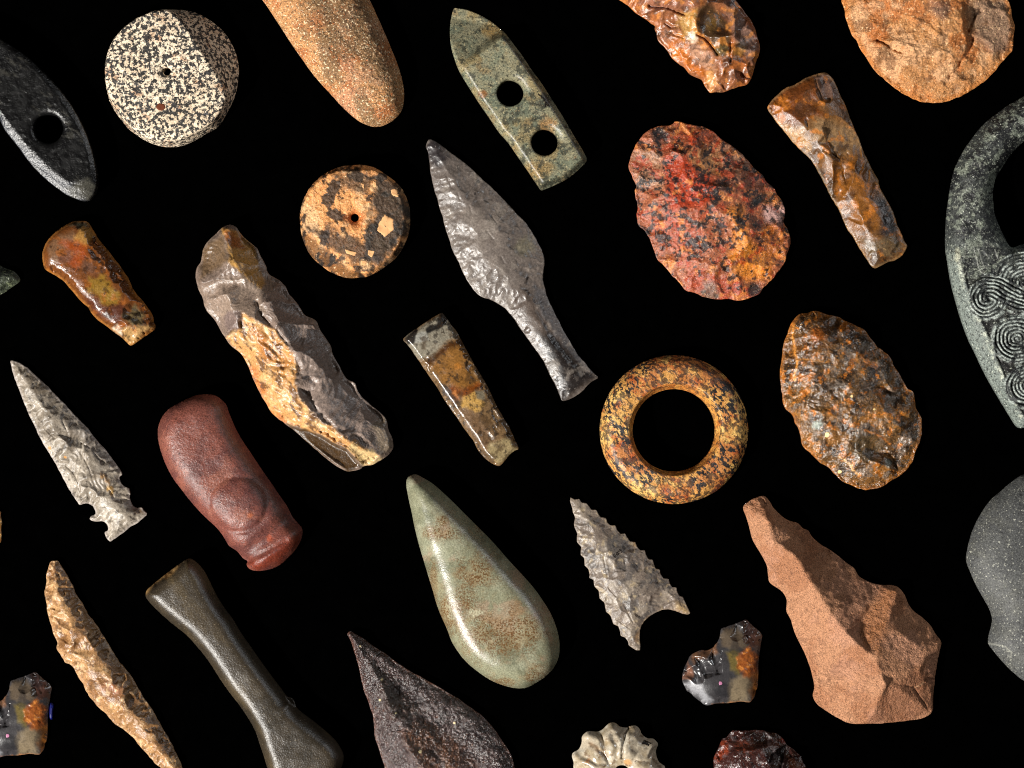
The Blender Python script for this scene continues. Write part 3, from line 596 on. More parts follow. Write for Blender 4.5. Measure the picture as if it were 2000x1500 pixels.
a.mixc(np.where(lines > 0, .85, 0) * bl, (46,49,50)); a.mixc(np.where((lines < 0) & (pan > 4) & (Y > 545), .8, 0), (34,32,31)); a.mixc(.92 * ln * sst(.25, .5, fbm(a.X, a.Y, 11, 3, 9)), (176,184,178))
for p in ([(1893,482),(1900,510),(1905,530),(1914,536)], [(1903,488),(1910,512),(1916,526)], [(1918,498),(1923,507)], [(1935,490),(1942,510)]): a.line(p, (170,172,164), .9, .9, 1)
a.spot(1864,500,5,(170,170,150),1,.8,14,0)
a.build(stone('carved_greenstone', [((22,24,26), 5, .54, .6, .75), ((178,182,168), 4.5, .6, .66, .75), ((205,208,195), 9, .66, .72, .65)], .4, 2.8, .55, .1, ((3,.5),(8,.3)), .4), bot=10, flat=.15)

# ---- spindle whorl
a = Art('stone_whorl', 'thick round orange and black mottled stone whorl with small drilled hole', 'whorl', 'K',
    [(750,75),(850,78),(950,100),(1010,130),(1100,185),(1200,260),(1280,340),(1340,450),(1375,560),(1387,680),(1385,800),(1365,900),(1310,1030),(1240,1140),(1150,1230),(1050,1300),(960,1350),(880,1385),(800,1390),(700,1400),(600,1390),(480,1340),(380,1280),(280,1200),(200,1100),(150,990),(115,880),(105,790),(100,700),(110,600),(135,500),(180,400),(240,310),(320,230),(420,160),(530,110),(640,85)],
    holes=[(694.5, 427, 8)], jag=.7, seed=20, cell=1.7)
a.loft([(700,165),(850,155),(980,145),(1090,200),(1190,290),(1260,400),(1310,560),(1330,700),(1320,850),(1260,1020),(1160,1170),(1040,1270),(880,1365),(760,1330),(640,1250),(560,1165),(470,1100),(370,1015),(270,945),(175,850),(125,750),(125,640),(160,500),(240,370),(340,260),(460,190),(600,150)], 40, 5, .75)
a.h = blur(a.h, 2) + 8 * a.u; rr = a.hd[0]; a.h -= 14 * np.exp(-rr / 6.0); a.rough(1.6, 14, 4); a.rough(1.0, 5, 2, 3)
a.groove([(380,1030),(480,1120),(560,1180),(640,1270)], 3, 2)
a.base((222,160,102)); a.blotch((48,42,38), 22, .58, .64, .9, 1); a.blotch((228,184,136), 22, .56, .74, .8, 2); bk = a.col.copy(); a.poly([(880,140),(1200,260),(1390,600),(1380,850),(1200,1150),(980,1250),(900,1000),(880,800),(1000,600),(950,350)], (58,52,46), 9, .93, 10)
a.poly([(520,230),(760,140),(980,200),(920,400),(700,420),(560,300)], (78,64,52), 8, .8, 10); a.poly([(200,830),(450,800),(560,930),(800,900),(900,1050),(1050,1200),(900,1250),(640,1180),(400,1040)], (64,54,48), 8, .85, 10)

INC = ([(1100,660),(1200,720),(1210,840),(1100,930),(1010,860),(1030,760)], [(1165,380),(1230,360),(1275,410),(1260,470),(1180,440)], [(630,1070),(780,1110),(750,1150),(650,1120)], [(905,1080),(985,1090),(950,1170),(900,1140)], [(960,270),(1000,290),(1000,350),(970,350)], [(820,300),(860,310),(860,370),(830,340)], [(820,1200),(890,1210),(870,1260),(820,1250)])
a.alpha = np.clip((a.col[..., 0] - .06) * 4, 0.06, 1); a.spot(745,705,105,(176,100,46),.6,.7); a.poly([(100,780),(270,960),(480,1120),(640,1270),(870,1385),(600,1420),(200,1150)], (104,68,30), 5, .85); a.blotch((34,28,24), 15, .55, .65, .9, 9, 1, 0, 5, sst(2, -2, a.pl))  # lower left wall painted darker and blacker for its shade
a.build(stone('mottled_stone', [((34,30,28), 6, .6, .66, .55), ((240,204,160), 5, .61, .68, .7, 1, 0, 1), ((190,110,56), 8, .6, .7, .5, 1, 0, 1), ((110,104,96), 3, .66, .7, .5)], .28, 3, .62, .1, ((3.5,.6),(9,.3)), .35), bot=5, flat=.2)

CLAST = plain('pale_clast', (226, 172, 118), .7, .3)
for i, p in enumerate(INC): a.inlay('inclusion', p, CLAST, lift=.7)

# ---- flint dagger
a = Art('flint_dagger', 'long grey flint dagger with leaf blade and narrow darker handle', 'flint dagger', 'L',
    [(50,35),(85,45),(140,85),(200,130),(260,175),(330,240),(400,305),(460,365),(520,430),(570,480),(610,540),(640,590),(665,640),(677,690),(672,740),(668,790),(680,850),(705,920),(740,990),(770,1050),(810,1120),(850,1190),(900,1250),(940,1300),(967,1325),(930,1350),(870,1410),(820,1440),(775,1455),(760,1430),(740,1380),(700,1300),(660,1220),(610,1150),(560,1080),(520,1020),(480,970),(440,935),(390,905),(340,890),(300,860),(270,820),(240,770),(205,690),(180,640),(160,580),(140,520),(120,440),(100,380),(80,310),(62,230),(52,160),(45,110),(35,70)],
    jag=1.0, jl=6, seed=21, cell=1.7)
a.dome(19, 1.4); a.rough(.8, 36, 3); a.scallop(17, .8, 2.0, 25, .10, .02, .06); a.scallop(7, .3, 1.6, None, .1, 0, .03, None, 3)
a.edge_flakes(34, (26, 62), (16, 26), (.1, .4), 9, .06, .2, .06, 0, .31); a.edge_flakes(34, (26, 62), (16, 26), (.1, .4), 9, .06, .2, .06, .69, 1.0); a.edge_flakes(20, (9, 20), (10, 18), (.2, .7), 12, .2, .1, .05, .31, .69)
a.edge_flakes(26, (16, 34), (10, 20), (.4, 1.2), 12, .3, .2, .06, .28, .45); a.edge_flakes(70, (5, 11), (4.5, 9), (.3, 1.1), 14, .4, .1, .06)
for p in ([(150,240),(175,300)], [(205,330),(225,370)], [(270,400),(285,440)], [(360,530),(400,580)], [(440,670),(460,710)], [(380,440),(420,490)], [(525,690),(545,735)]): a.groove(p, 1.5, 1.1)
a.groove([(640,960),(690,1050),(740,1120),(800,1210),(850,1260)], 6, 2.5)
a.base((108,99,93)); a.poly([(30,20),(110,50),(160,130),(120,190),(50,150)], (52,47,49), 9, .95); a.blotch((128,118,110), 40, .5, .75, .7, 1, 1, 0, 5, sst(330, 380, a.Y)); a.poly([(500,840),(620,860),(760,1100),(960,1330),(780,1460),(640,1180),(480,960)], (92,81,74), 14, .9); a.poly([(640,1080),(760,1110),(900,1260),(960,1330),(780,1455),(690,1280)], (34,29,28), 12, .95)
a.poly([(620,820),(680,850),(800,1100),(960,1320),(880,1280),(740,1100),(640,950)], (84,84,88), 5, .6); a.spot(318,262,10,(50,46,46)); a.spot(298,330,7,(50,46,46)); a.spot(775,1235,34,(36,30,28),.8,.9); a.spot(570,620,50,(130,124,104),1,.6); a.blotch((146,137,128), 26, .6, .8, .5, 3)  # cool grey strip on the handle's right flank is a painted sheen
a.build(stone('grey_flint', [((96,88,82), 14, .55, .72, .45), ((188,180,170), 5, .63, .72, .35)], .2, 4, .38, .08, ((3,.15),(12,.08)), .5), bot=8)

# ---- amber polished adze
a = Art('amber_adze', 'small glossy amber-brown polished flint adze with rounded cutting edge', 'flint adze', 'M',
    [(470,68),(540,62),(600,65),(640,100),(670,150),(720,230),(770,300),(830,370),(890,450),(960,540),(1010,610),(1060,690),(1110,800),(1170,880),(1240,960),(1300,1050),(1330,1110),(1335,1160),(1355,1200),(1345,1240),(1290,1285),(1220,1330),(1150,1380),(1085,1415),(1040,1380),(990,1330),(930,1290),(870,1245),(800,1190),(730,1140),(670,1075),(620,1000),(560,950),(500,880),(430,800),(360,720),(290,670),(220,630),(160,590),(140,540),(127,440),(140,370),(170,300),(220,235),(290,170),(370,115)],
    jag=.6, jl=8, seed=22, cell=1.5)
a.dome(30, 3.4, 1, .75); a.rough(1.5, 36, 3)
a.edge_flakes(16, (10, 22), (12, 26), (1, 2.6), 12, .3, .2, .08, .02, .30); a.edge_flakes(16, (8, 20), (12, 26), (1, 2.6), 12, .3, .2, .08, .60, .80)
a.flake((620,330), 35, 200, 110, 2.5, .8, .2); a.flake((690,430), 35, 170, 90, 2.5, .8, .2); a.flake((690,500), 40, 210, 110, 3, .8, .2); a.flake((900,560), 60, 200, 90, 2, .6, .2); a.flake((1010,1090), -20, 260, 220, 4, .3, .6); a.flake((1080,1400), -70, 190, 190, 3, .4, .3); a.flake((1300,1090), 160, 190, 160, 3, .4, .3); a.flake((930,1260), -40, 140, 120, 2, .4, .8)
a.edge_flakes(22, (5, 12), (5, 11), (.5, 1.6), 18, .4, .1, .08, .28, .62)
a.base((112,68,34)); a.poly([(180,330),(330,200),(520,160),(500,260),(380,380),(330,520),(220,600)], (118,88,64), 6, .9, 6); a.spot(600,240,105,(170,128,70),.5,.95); a.spot(440,450,90,(112,74,56),.6,.9); a.poly([(380,260),(620,330),(640,480),(520,600),(440,520),(500,400),(330,300)], (146,70,26), 8, .8); a.spot(690,570,120,(104,72,54),.8,.85,60,40)
a.poly([(620,680),(800,660),(1000,860),(950,980),(780,940),(640,830)], (138,108,44), 6, .9, 6); a.poly([(600,880),(800,960),(980,980),(1050,1060),(950,1190),(700,1060)], (84,48,38), 8, .85); a.poly([(1000,1090),(1150,980),(1260,1100),(1230,1220),(1100,1200)], (110,98,70), 5, .9); a.poly([(880,1240),(950,1190),(1010,1240),(1000,1320),(930,1290)], (206,196,176), 3, .9, 3); a.poly([(1010,1230),(1240,1210),(1345,1220),(1090,1410),(1030,1350)], (186,150,100), 5, .9)
a.spot(540,90,90,(96,100,84),.9,.8,50); a.blotch((160,94,36), 20, .64, .82, .5, 3); a.mixc(.55 * sst(7, 2, a.d), (176,122,62)); a.blotch((40,26,18), 10, .72, .84, .6, 5)
a.build(stone('amber_flint', [((64,36,18), 10, .57, .7, .45), ((190,130,66), 6, .66, .74, .3)], .18, 4, .34, .12, ((6,.12),(18,.16)), .4, 0), bot=9)

# ---- long flint core with pale rind
a = Art('flint_core', 'long grey glossy flint core with rough tan rind along one side', 'flint core', 'N',
    [(235,30),(270,40),(310,90),(380,150),(420,210),(450,270),(470,320),(520,350),(560,385),(590,440),(640,500),(680,560),(740,590),(770,650),(800,690),(830,740),(838,780),(870,840),(920,930),(970,955),(990,1010),(1050,1070),(1110,1120),(1150,1165),(1165,1220),(1190,1290),(1190,1340),(1150,1390),(1080,1430),(1020,1442),(1000,1460),(930,1472),(860,1440),(780,1380),(700,1310),(620,1235),(560,1190),(490,1140),(440,1060),(400,990),(370,920),(345,850),(310,790),(250,740),(210,690),(180,640),(150,590),(100,530),(85,490),(70,440),(45,380),(42,290),(70,240),(80,180),(110,120),(160,75),(200,40)],
    jag=1.6, jl=8, seed=23, cell=1.7)
a.dome(50, 1.2); a.rough(4, 50, 3)
# the rind stands up as a ridge; the flint side falls away in big scars
rid = segdist(a.X, a.Y, G('N', [(210,60),(225,150),(240,240),(330,330),(430,400),(470,520),(560,680),(620,790),(648,900),(635,970),(700,1110),(850,1220),(960,1300),(1120,1385)]), False)
a.h = np.minimum(a.h + 9 * np.exp(-(rid / 14) ** 2), 70)
for p, an, L, Wd, D in () and (((75,360),-35,200,190,6),((150,90),75,200,150,7),((60,400),-22,330,150,4),((100,480),-12,420,210,5),((180,620),-50,200,160,3),((470,330),75,190,150,5),((600,430),120,230,170,6),((690,570),140,230,190,7),((770,660),150,230,160,6),((835,770),160,250,190,7),((880,880),165,150,120,5),((1120,1110),178,430,250,12),((1000,1000),150,240,150,6),((1160,1230),200,300,190,6),((1180,1340),215,180,150,5),((690,970),-100,140,120,5)):
    a.flake(p, an, L * 1.05, Wd * 1.25, D * .8, .12, .7, .14, wide=.7)
a.edge_flakes(30, (6, 16), (7, 16), (.5, 1.6), 20, .4, .1, .08)
a.flake((420,640), 70, 270, 120, 3, .4, .5); a.flake((520,700), 65, 260, 160, 4, .4, .4)
cx_poly = [(320,560),(400,600),(520,660),(600,760),(650,880),(630,960),(640,1030),(720,1130),(850,1220),(960,1290),(1120,1385),(1020,1440),(930,1340),(780,1250),(640,1215),(490,1140),(400,990),(345,850),(250,740),(210,680),(300,640)]
cm = sst(-4, 4, segdist(*a.warp(5, 14, 2), G('N', cx_poly)))
a.h += cm * ((fbm(a.X * .8 + a.Y * .5, (a.Y * .8 - a.X * .5) * 2.2, 16, 4, 91) - .5) * 7)
un = segdist(a.X, a.Y, G('N', [(560,1190),(640,1215),(700,1220),(780,1260),(860,1310),(930,1340),(970,1390),(1010,1435),(930,1480),(560,1210)])); a.h = np.where(un > 0, np.minimum(a.h, 3 + np.maximum(0, 6 - un) * 2), a.h); a.h = blur(a.h, 1)
flm = (1 - cm) * sst(-3, 3, -un)
SCARS = [(150,210,110,85,-60),(230,300,130,50,-20),(200,400,130,45,-15),(350,430,90,110,20),(160,560,80,90,40),(420,260,45,70,-30),(495,340,60,50,20),(530,430,70,45,25),(570,505,80,50,20),(650,575,110,50,10),
    (500,580,50,80,-20),(650,680,85,65,20),(760,750,110,70,35),(720,870,110,70,20),(860,880,50,65,-20),(690,975,60,55,0),(850,1090,150,95,40),(980,1010,80,60,40),(1060,1120,85,60,35),(920,1200,130,55,38),(1110,1260,60,90,-15),(1040,1340,80,45,25),(330,120,90,60,60),(330,240,60,60,0)]
a.scallop(30, 13, 1.5, -20, .16, .035, .1, flm, 5, SCARS, .3); a.scallop(9, .9, 1.4, None, .1, 0, .04, flm, 3)
a.groove([(405,480),(420,560),(520,640),(580,720)], 4, 5); a.groove([(640,920),(700,910),(750,960)], 5, 4); a.groove([(650,980),(730,1090),(800,1170),(900,1240)], 7, 9)
a.base((130,113,102)); a.blotch((154,136,121), 40, .5, .75, .7, 1); a.poly([(460,400),(700,560),(830,780),(1000,1000),(1160,1200),(1190,1330),(1000,1280),(700,1100),(640,880),(480,520)], (146,130,121), 10, .85); a.poly([(60,380),(330,330),(420,520),(300,640),(120,520)], (140,122,108), 8, .8)  # right side flint coloured lighter to make up for its shade
a.poly([(80,180),(200,60),(230,240),(60,360)], (112,90,66), 7, .9); a.poly([(200,50),(290,60),(380,150),(400,250),(460,370),(430,400),(330,330),(240,240),(225,120)], (188,146,84), 4, .95, 6); a.poly([(210,50),(300,90),(330,170),(260,180),(215,110)], (146,84,34), 5, .9); a.poly(cx_poly, (198,150,96), 4, .97, 6)
a.poly([(380,610),(460,680),(500,840),(440,820),(390,700)], (168,110,52), 7, .85); a.poly([(490,700),(620,780),(650,880),(560,920),(500,840)], (196,140,80), 6, .85); a.poly([(340,840),(400,860),(470,1080),(600,1190),(490,1150),(400,1000)], (196,124,72), 6, .85)
a.poly([(560,1190),(780,1260),(930,1340),(1010,1440),(930,1480),(700,1320)], (74,52,22), 4, .95); a.poly([(960,1310),(1130,1380),(1080,1430),(1010,1440),(940,1340)], (206,180,132), 4, .9); a.poly([(1070,1200),(1150,1150),(1190,1320),(1120,1380)], (136,122,104), 6, .8); a.spot(262,600,60,(120,104,98),.4,.95,70,-20); pass  # first patch, the dark brown underside, is shade kept in the colour
a.blotch((76,48,24), 9, .6, .7, .8, 6, 2.5, 55, 5, cm); a.blotch((222,186,134), 14, .6, .78, .5, 7, 1, 0, 5, cm)
a.build(stone('grey_gloss_flint', [((70,60,54), 12, .56, .7, .4), ((200,186,170), 6, .65, .74, .25)], .22, 4, .38, .1, ((3,.25),(9,.2)), .55), bot=14)

# ---- small polished blade with banded colours
a = Art('banded_blade', 'narrow polished flint chisel banded grey, black and amber', 'flint chisel', 'O',
    [(85,295),(140,240),(215,190),(270,150),(350,100),(420,60),(445,58),(480,100),(520,160),(570,220),(610,290),(650,370),(700,460),(750,550),(800,630),(850,720),(900,820),(950,920),(1000,1010),(1060,1110),(1100,1200),(1140,1295),(1110,1310),(1060,1350),(1010,1410),(980,1440),(950,1450),(890,1425),(830,1380),(770,1310),(730,1230),(680,1160),(620,1080),(570,1000),(500,910),(440,810),(390,730),(330,640),(270,560),(220,480),(160,390),(110,330)],
    jag=.7, jl=7, seed=24, cell=1.5)
a.loft([(120,300),(260,200),(430,90),(500,180),(590,310),(680,480),(780,650),(880,840),(980,1040),(1060,1200),(1080,1290),(990,1390),(900,1380),(840,1310),(770,1190),(680,1060),(570,900),(450,730),(330,560),(230,430),(160,340)], 30, 20, .9)
a.h = blur(a.h, 2) - 3 * (1 - a.u); a.rough(1.2, 30, 3)
a.edge_flakes(18, (6, 15), (7, 16), (.8, 2), 16, .4, .1, .08, .14, .5); a.edge_flakes(12, (5, 10), (6, 12), (.5, 1.4), 16, .4, .1, .08, .6, .95)
a.flake((690,600), 40, 110, 70, 2, .6, .2); a.flake((650,500), 40, 100, 60, 2, .6, .2); a.flake((810,1130), 55, 130, 80, 2.2, .7, .1); a.flake((900,920), 60, 150, 70, 2, .6, .2); a.flake((900,1050), 60, 130, 60, 2, .6, .1); a.flake((260,460), 30, 60, 50, 2, .5, 0); a.flake((310,530), 70, 70, 50, 2, .5, 0)
a.base((118,94,66)); a.poly([(85,290),(440,50),(560,220),(600,300),(500,330),(350,440),(230,470)], (136,130,116), 5, .95, 5); a.poly([(90,290),(210,190),(220,250),(190,340),(140,350)], (40,36,34), 3, .97, 4); a.poly([(290,200),(380,160),(400,70),(450,60),(500,130),(450,180),(380,230),(310,260)], (30,29,29), 2.5, .97, 4); a.poly([(200,260),(290,220),(320,290),(250,340),(190,330)], (150,148,140), 2, .9, 3)
a.poly([(350,520),(480,340),(600,310),(690,500),(780,700),(700,770),(540,740),(400,640)], (136,96,48), 8, .92, 6); a.line([(330,500),(420,420),(520,340),(610,330)], (70,40,16), 7, .9); a.line([(530,740),(640,790),(770,720)], (120,62,16), 7, .9); a.poly([(500,800),(580,770),(600,850),(540,880)], (176,116,66), 3, .95, 3); a.poly([(640,810),(740,780),(840,880),(790,950),(660,960),(620,880)], (178,142,80), 3, .9, 4); a.poly([(740,750),(830,760),(830,850),(760,830)], (116,108,92), 3, .9, 3)
a.poly([(560,900),(740,960),(900,1150),(900,1240),(820,1300),(640,1060)], (112,88,66), 8, .8); a.poly([(880,1240),(1050,1180),(1130,1290),(960,1440),(860,1330)], (150,134,100), 5, .92); a.blotch((70,52,34), 20, .6, .8, .6, 2); a.spot(590,540,30,(176,116,46),1,.6); a.poly([(400,690),(520,770),(600,900),(540,900)], (60,50,46), 4, .8); a.blotch((40,32,26), 9, .7, .8, .7, 4)
a.build(stone('banded_flint', [((70,50,30), 9, .57, .7, .4), ((196,176,140), 5, .65, .74, .3)], .2, 4, .3, .1, ((5,.12),(16,.12)), .5, .08), bot=5)

# ---- stone ring
a = Art('stone_ring', 'ochre and black mottled stone ring with wide open centre', 'stone ring', None,
    [(1160 + .21333 * (731 + 679 * math.cos(t) * (1 + .004 * math.sin(3 * t))), 680 + .21333 * (745 + 680 * math.sin(t))) for t in np.linspace(0, 2 * math.pi, 60, endpoint=False)],
    holes=[(1160 + .21333 * 730, 680 + .21333 * 752, 80.5)], seed=25, cell=1.7, jag=.3)
a.reg = 'P'; od = np.maximum(segdist(a.X, a.Y, a.P), 0); idd = np.maximum(a.hd[0], 0)
cxr, cyr = 1315.7, 840.4; ne = np.clip(((a.X - cxr) * .75 - (a.Y - cyr) * .66) / 100, -1, 1)
a.h = 6 + 30 * (1 - (1 - np.clip(od / 30, 0, 1)) ** 2.4) ** .75 + .06 * np.minimum(od, 50)
a.h = np.minimum(a.h, 12 + idd * (3.2 - 1.4 * ne)); a.h = blur(a.h, 1); a.rough(1.2, 22, 4)
a.base((206,154,86)); a.blotch((220,182,110), 40, .5, .75, .8, 1); a.blotch((178,110,60), 44, .52, .75, .8, 2); a.blotch((176,84,40), 14, .66, .8, .7, 3)
a.mixc(.5 * sst(14, 4, idd), (196,130,50)); a.alpha = (.55 + .45 * sst(3, 12, idd)) * (.8 + .25 * sst(.4, .6, fbm(a.X, a.Y, 50, 2, 71)))
a.build(stone('ochre_granite', [((36,33,33), 7.5, .49, .52, .95, 1.7, -50, 1), ((28,26,28), 6, .56, .6, .9, 1.5, -50, 1), ((120,66,34), 6, .62, .67, .35), ((236,196,120), 6, .64, .69, .6)], .24, 3, .5, .1, ((4,.35),), .45), bot=10, flat=.3)

# ---- dark glittering handaxe
a = Art('dark_handaxe', 'oval dark brown glittering handaxe with rust-coloured veins', 'handaxe', 'Q',
    [(300,70),(350,72),(420,95),(500,115),(570,150),(650,185),(710,215),(750,270),(800,340),(860,385),(905,430),(930,490),(970,540),(1000,600),(1030,660),(1080,700),(1090,760),(1110,830),(1135,870),(1150,930),(1145,1020),(1125,1100),(1090,1170),(1070,1240),(1010,1310),(930,1370),(830,1425),(730,1447),(670,1440),(590,1410),(530,1380),(480,1330),(420,1270),(350,1230),(290,1170),(230,1110),(210,1050),(195,980),(165,930),(140,870),(85,810),(70,720),(55,600),(58,490),(65,400),(80,320),(110,240),(140,160),(195,95),(250,85)],
    jag=1.8, jl=8, seed=26, cell=1.7)
a.dome(48, 1.6); a.rough(6, 45, 3)
a.edge_flakes(8, (30, 60), (30, 60), (1, 3), 22, .2, .2); pass
a.scallop(26, 7, 1.5, None, .16, 0, .16); a.scallop(10, 2.4, 1.4, None, .14, 0, .1, None, 3); a.edge_flakes(40, (8, 20), (8, 18), (.8, 2.4), 20, .5, .2)
a.rough(.7, 6, 3, 3)
a.base((110,82,52)); a.blotch((150,104,54), 34, .48, .66, .85, 1); a.blotch((54,44,38), 24, .54, .7, .8, 2); a.poly([(70,330),(400,90),(520,200),(430,330),(300,470),(90,460)], (110,70,32), 16, .7); a.blotch((196,120,46), 12, .66, .78, .8, 3); a.blotch((130,116,104), 16, .64, .78, .75, 4)
a.line([(150,180),(160,340),(170,440),(160,600)], (214,146,70), 2.2, .9); a.line([(170,440),(290,450),(420,465)], (196,136,70), 2, .8); a.line([(690,980),(820,1030),(900,1100)], (190,120,60), 2, .8); a.line([(490,1180),(570,1240),(650,1340)], (226,176,120), 1.6, .9); a.spot(330,260,50,(170,96,40),1,.7)
a.spot(325,950,34,(150,160,150),1,.8); a.spot(880,1240,30,(140,150,146),1,.8); a.spot(700,1120,110,(90,74,50),1,.7); a.mixc(.5 * sst(9, 2, a.d), (176,112,52))
a.build(stone('dark_quartz', [((26,22,21), 6, .58, .64, .65), ((176,120,60), 6, .6, .68, .55), ((190,180,168), 4.5, .64, .7, .6)], .35, 3.2, .22, .08, ((4,.55),(10,.35)), .75), bot=12)
PG = plain('quartz_grain', (230, 200, 140), .5, .4)
for i, (x, y, r) in enumerate(((400,1020,20),(510,1310,16),(590,725,12),(760,825,11))): a.inlay('quartz_grain', blob(x, y, r, 8, i + 9), PG)

# ---- notched arrowhead
a = Art('notched_arrowhead', 'long slim grey flint point with notched square base', 'arrowhead', 'R',
    [(83,55),(120,62),(170,85),(215,115),(260,155),(310,200),(370,260),(430,320),(490,380),(550,445),(600,500),(650,550),(700,610),(760,680),(820,750),(870,820),(920,890),(945,930),(925,950),(930,990),(955,1025),(1000,1040),(1005,1080),(1005,1130),(1030,1180),(1060,1195),(1095,1187),(1115,1215),(1133,1240),(1110,1265),(1060,1310),(1000,1345),(930,1400),(880,1435),(850,1452),(825,1430),(805,1380),(835,1360),(825,1320),(790,1295),(740,1300),(700,1290),(692,1270),(710,1250),(735,1240),(730,1200),(700,1165),(660,1155),(620,1170),(600,1150),(570,1110),(530,1040),(490,970),(450,890),(410,820),(370,750),(330,690),(290,610),(260,540),(225,480),(190,390),(160,310),(125,230),(105,170),(88,100)],
    jag=1.0, jl=6, seed=27, cell=1.5)
a.dome(22, 1.4); a.rough(1.2, 40, 3); a.scallop(14, 2.4, 1.7, 20, .12, .04, .08)
a.edge_flakes(44, (18, 44), (10, 22), (.4, 1.6), 14, .35, .35, .07)
a.flake((450,860), 35, 190, 130, 2.5, .5, .7); a.flake((620,1000), 10, 240, 150, 2, .2, .9); a.flake((460,800), 10, 260, 180, 2, .3, .9); a.flake((450,640), 0, 220, 150, 1.5, .4, .6); a.flake((820,1200), 70, 200, 120, 2, .3, .4)
a.edge_flakes(70, (4, 10), (4, 9), (.3, 1.0), 14, .4, .1, .07)
for p in ([(515,870),(570,920),(615,1000),(620,1060)], [(640,780),(680,850),(720,945)], [(740,780),(800,840)], [(350,580),(430,650)], [(490,520),(520,590)], [(630,690),(700,730)], [(800,930),(820,1010),(885,1110)]): a.groove(p, 1.6, 2.2)
a.base((148,138,125)); a.blotch((120,110,98), 36, .48, .72, .85, 1); a.poly([(80,60),(200,110),(420,330),(300,300),(140,150)], (112,100,84), 10, .75); a.poly([(560,470),(760,700),(940,930),(880,930),(700,740),(560,560)], (140,132,124), 8, .7); a.blotch((190,180,166), 24, .6, .8, .6, 2); a.spot(860,1060,40,(180,140,70),1,.8,16,60); a.spot(820,960,50,(140,104,56),1,.7,20,60); a.spot(385,730,16,(190,140,80)); a.spot(510,800,12,(200,150,90)); a.poly([(1010,1130),(1100,1180),(1130,1240),(1060,1230)], (90,64,36), 4, .8); a.mixc(.4 * sst(6, 1, a.d), (190,180,176)); a.blotch((70,62,54), 8, .74, .84, .7, 6)
a.build(stone('pale_grey_flint', [((112,102,90), 11, .56, .7, .45), ((204,194,178), 5, .63, .72, .4)], .18, 3.5, .42, .08, ((3,.22),(10,.12)), .5), bot=7)

# ---- red stone adze head
a = Art('red_stone_adze', 'smooth dark red stone adze with raised round boss and waisted end', 'stone adze', 'S',
    [(480,42),(540,55),(590,95),(620,130),(635,180),(660,240),(690,310),(740,400),(800,490),(860,580),(920,670),(970,740),(1030,830),(1080,900),(1110,950),(1140,1010),(1190,1070),(1218,1110),(1215,1170),(1190,1230),(1150,1290),(1100,1340),(1050,1385),(980,1420),(890,1437),(820,1430),(785,1405),(778,1380),(785,1360),(750,1340),(700,1280),(640,1240),(610,1190),(570,1130),(530,1085),(470,1030),(400,960),(330,880),(260,790),(200,710),(150,620),(110,520),(85,430),(75,350),(85,280),(110,220),(160,160),(220,120),(290,85),(370,52),(430,42)], seed=28, cell=1.8)
a.dome(52, 2.7, 1, .62)
k = REG['S'][2]; bx, by = G('S', [(725, 905)])[0]; X_, Y_ = a.X - bx, a.Y - by; rb = np.hypot(X_, Y_ * 1.06) / (220 * k)
a.h += 9 * np.clip(1 - rb ** 2.2, 0, 1) ** .7 - 2.4 * np.exp(-((rb - 1.06) / .09) ** 2) * (.5 + .5 * np.clip((X_ * .6 + Y_ * .8) / 40 + .6, 0, 1))
ax = (a.X - bx) * .64 + (a.Y - by) * .77
a.h -= 11 * np.exp(-((ax - 86) / 17) ** 2); a.h += 5 * np.exp(-((ax - 118) / 14) ** 2)
lip = segdist(a.X, a.Y, G('S', [(785,1365),(840,1325),(920,1290),(1010,1240),(1100,1190)]), False); a.h -= 5 * np.exp(-(lip / 4) ** 2)
a.h = blur(np.maximum(a.h, 1), 2); a.rough(1.0, 30, 4)
a.base((126,76,65)); a.blotch((102,62,57), 46, .48, .72, .8, 1); a.blotch((144,92,76), 40, .55, .8, .7, 2); a.blotch((96,60,56), 22, .58, .8, .5, 4, 3, -60)
a.poly([(790,1390),(1000,1260),(1200,1120),(1210,1200),(1050,1390),(880,1440)], (122,52,32), 8, .8); a.spot(820,990,22,(170,96,60),1,.8); a.spot(970,1170,24,(176,92,66),1,.8)
a.build(stone('red_stone', [((46,28,26), 4, .58, .66, .7), ((170,112,94), 4, .63, .7, .5), ((96,56,54), 14, .56, .68, .4)], .26, 3, .44, .08, ((3,.4),(8,.2)), .5), bot=16, flat=.4)

# ---- tan flint knife
a = Art('flint_knife', 'long narrow tan-brown knapped flint knife with curved edges', 'flint knife', 'T',
    [(105,60),(130,55),(155,60),(180,100),(220,160),(260,230),(290,300),(330,360),(370,430),(420,500),(470,580),(520,655),(560,720),(610,790),(660,850),(700,920),(730,970),(780,1050),(830,1120),(870,1200),(920,1280),(960,1360),(1000,1440),(1020,1500),(1050,1580),(1060,1640),(1020,1620),(960,1570),(870,1495),(800,1430),(740,1360),(680,1290),(610,1230),(540,1180),(500,1130),(440,1080),(400,1030),(360,980),(330,910),(290,850),(250,780),(205,760),(180,720),(150,670),(150,620),(125,560),(100,490),(88,430),(75,350),(60,285),(70,220),(75,150),(90,100)],
    jag=1.6, jl=7, seed=29, cell=1.5)
a.dome(28, 1.4); a.rough(1.5, 30, 3); a.scallop(15, 3.4, 1.5, 10, .14, 0, .1)
a.edge_flakes(46, (14, 36), (11, 26), (.8, 2.6), 20, .4, .35, .09); pass
a.flake((130,440), 30, 160, 100, 3, .4, .3); a.flake((250,680), -10, 170, 130, 3, .3, .4); a.flake((640,1060), -30, 150, 130, 3, .4, .3)
a.edge_flakes(70, (5, 13), (5, 12), (.5, 1.6), 18, .4, .1, .08)
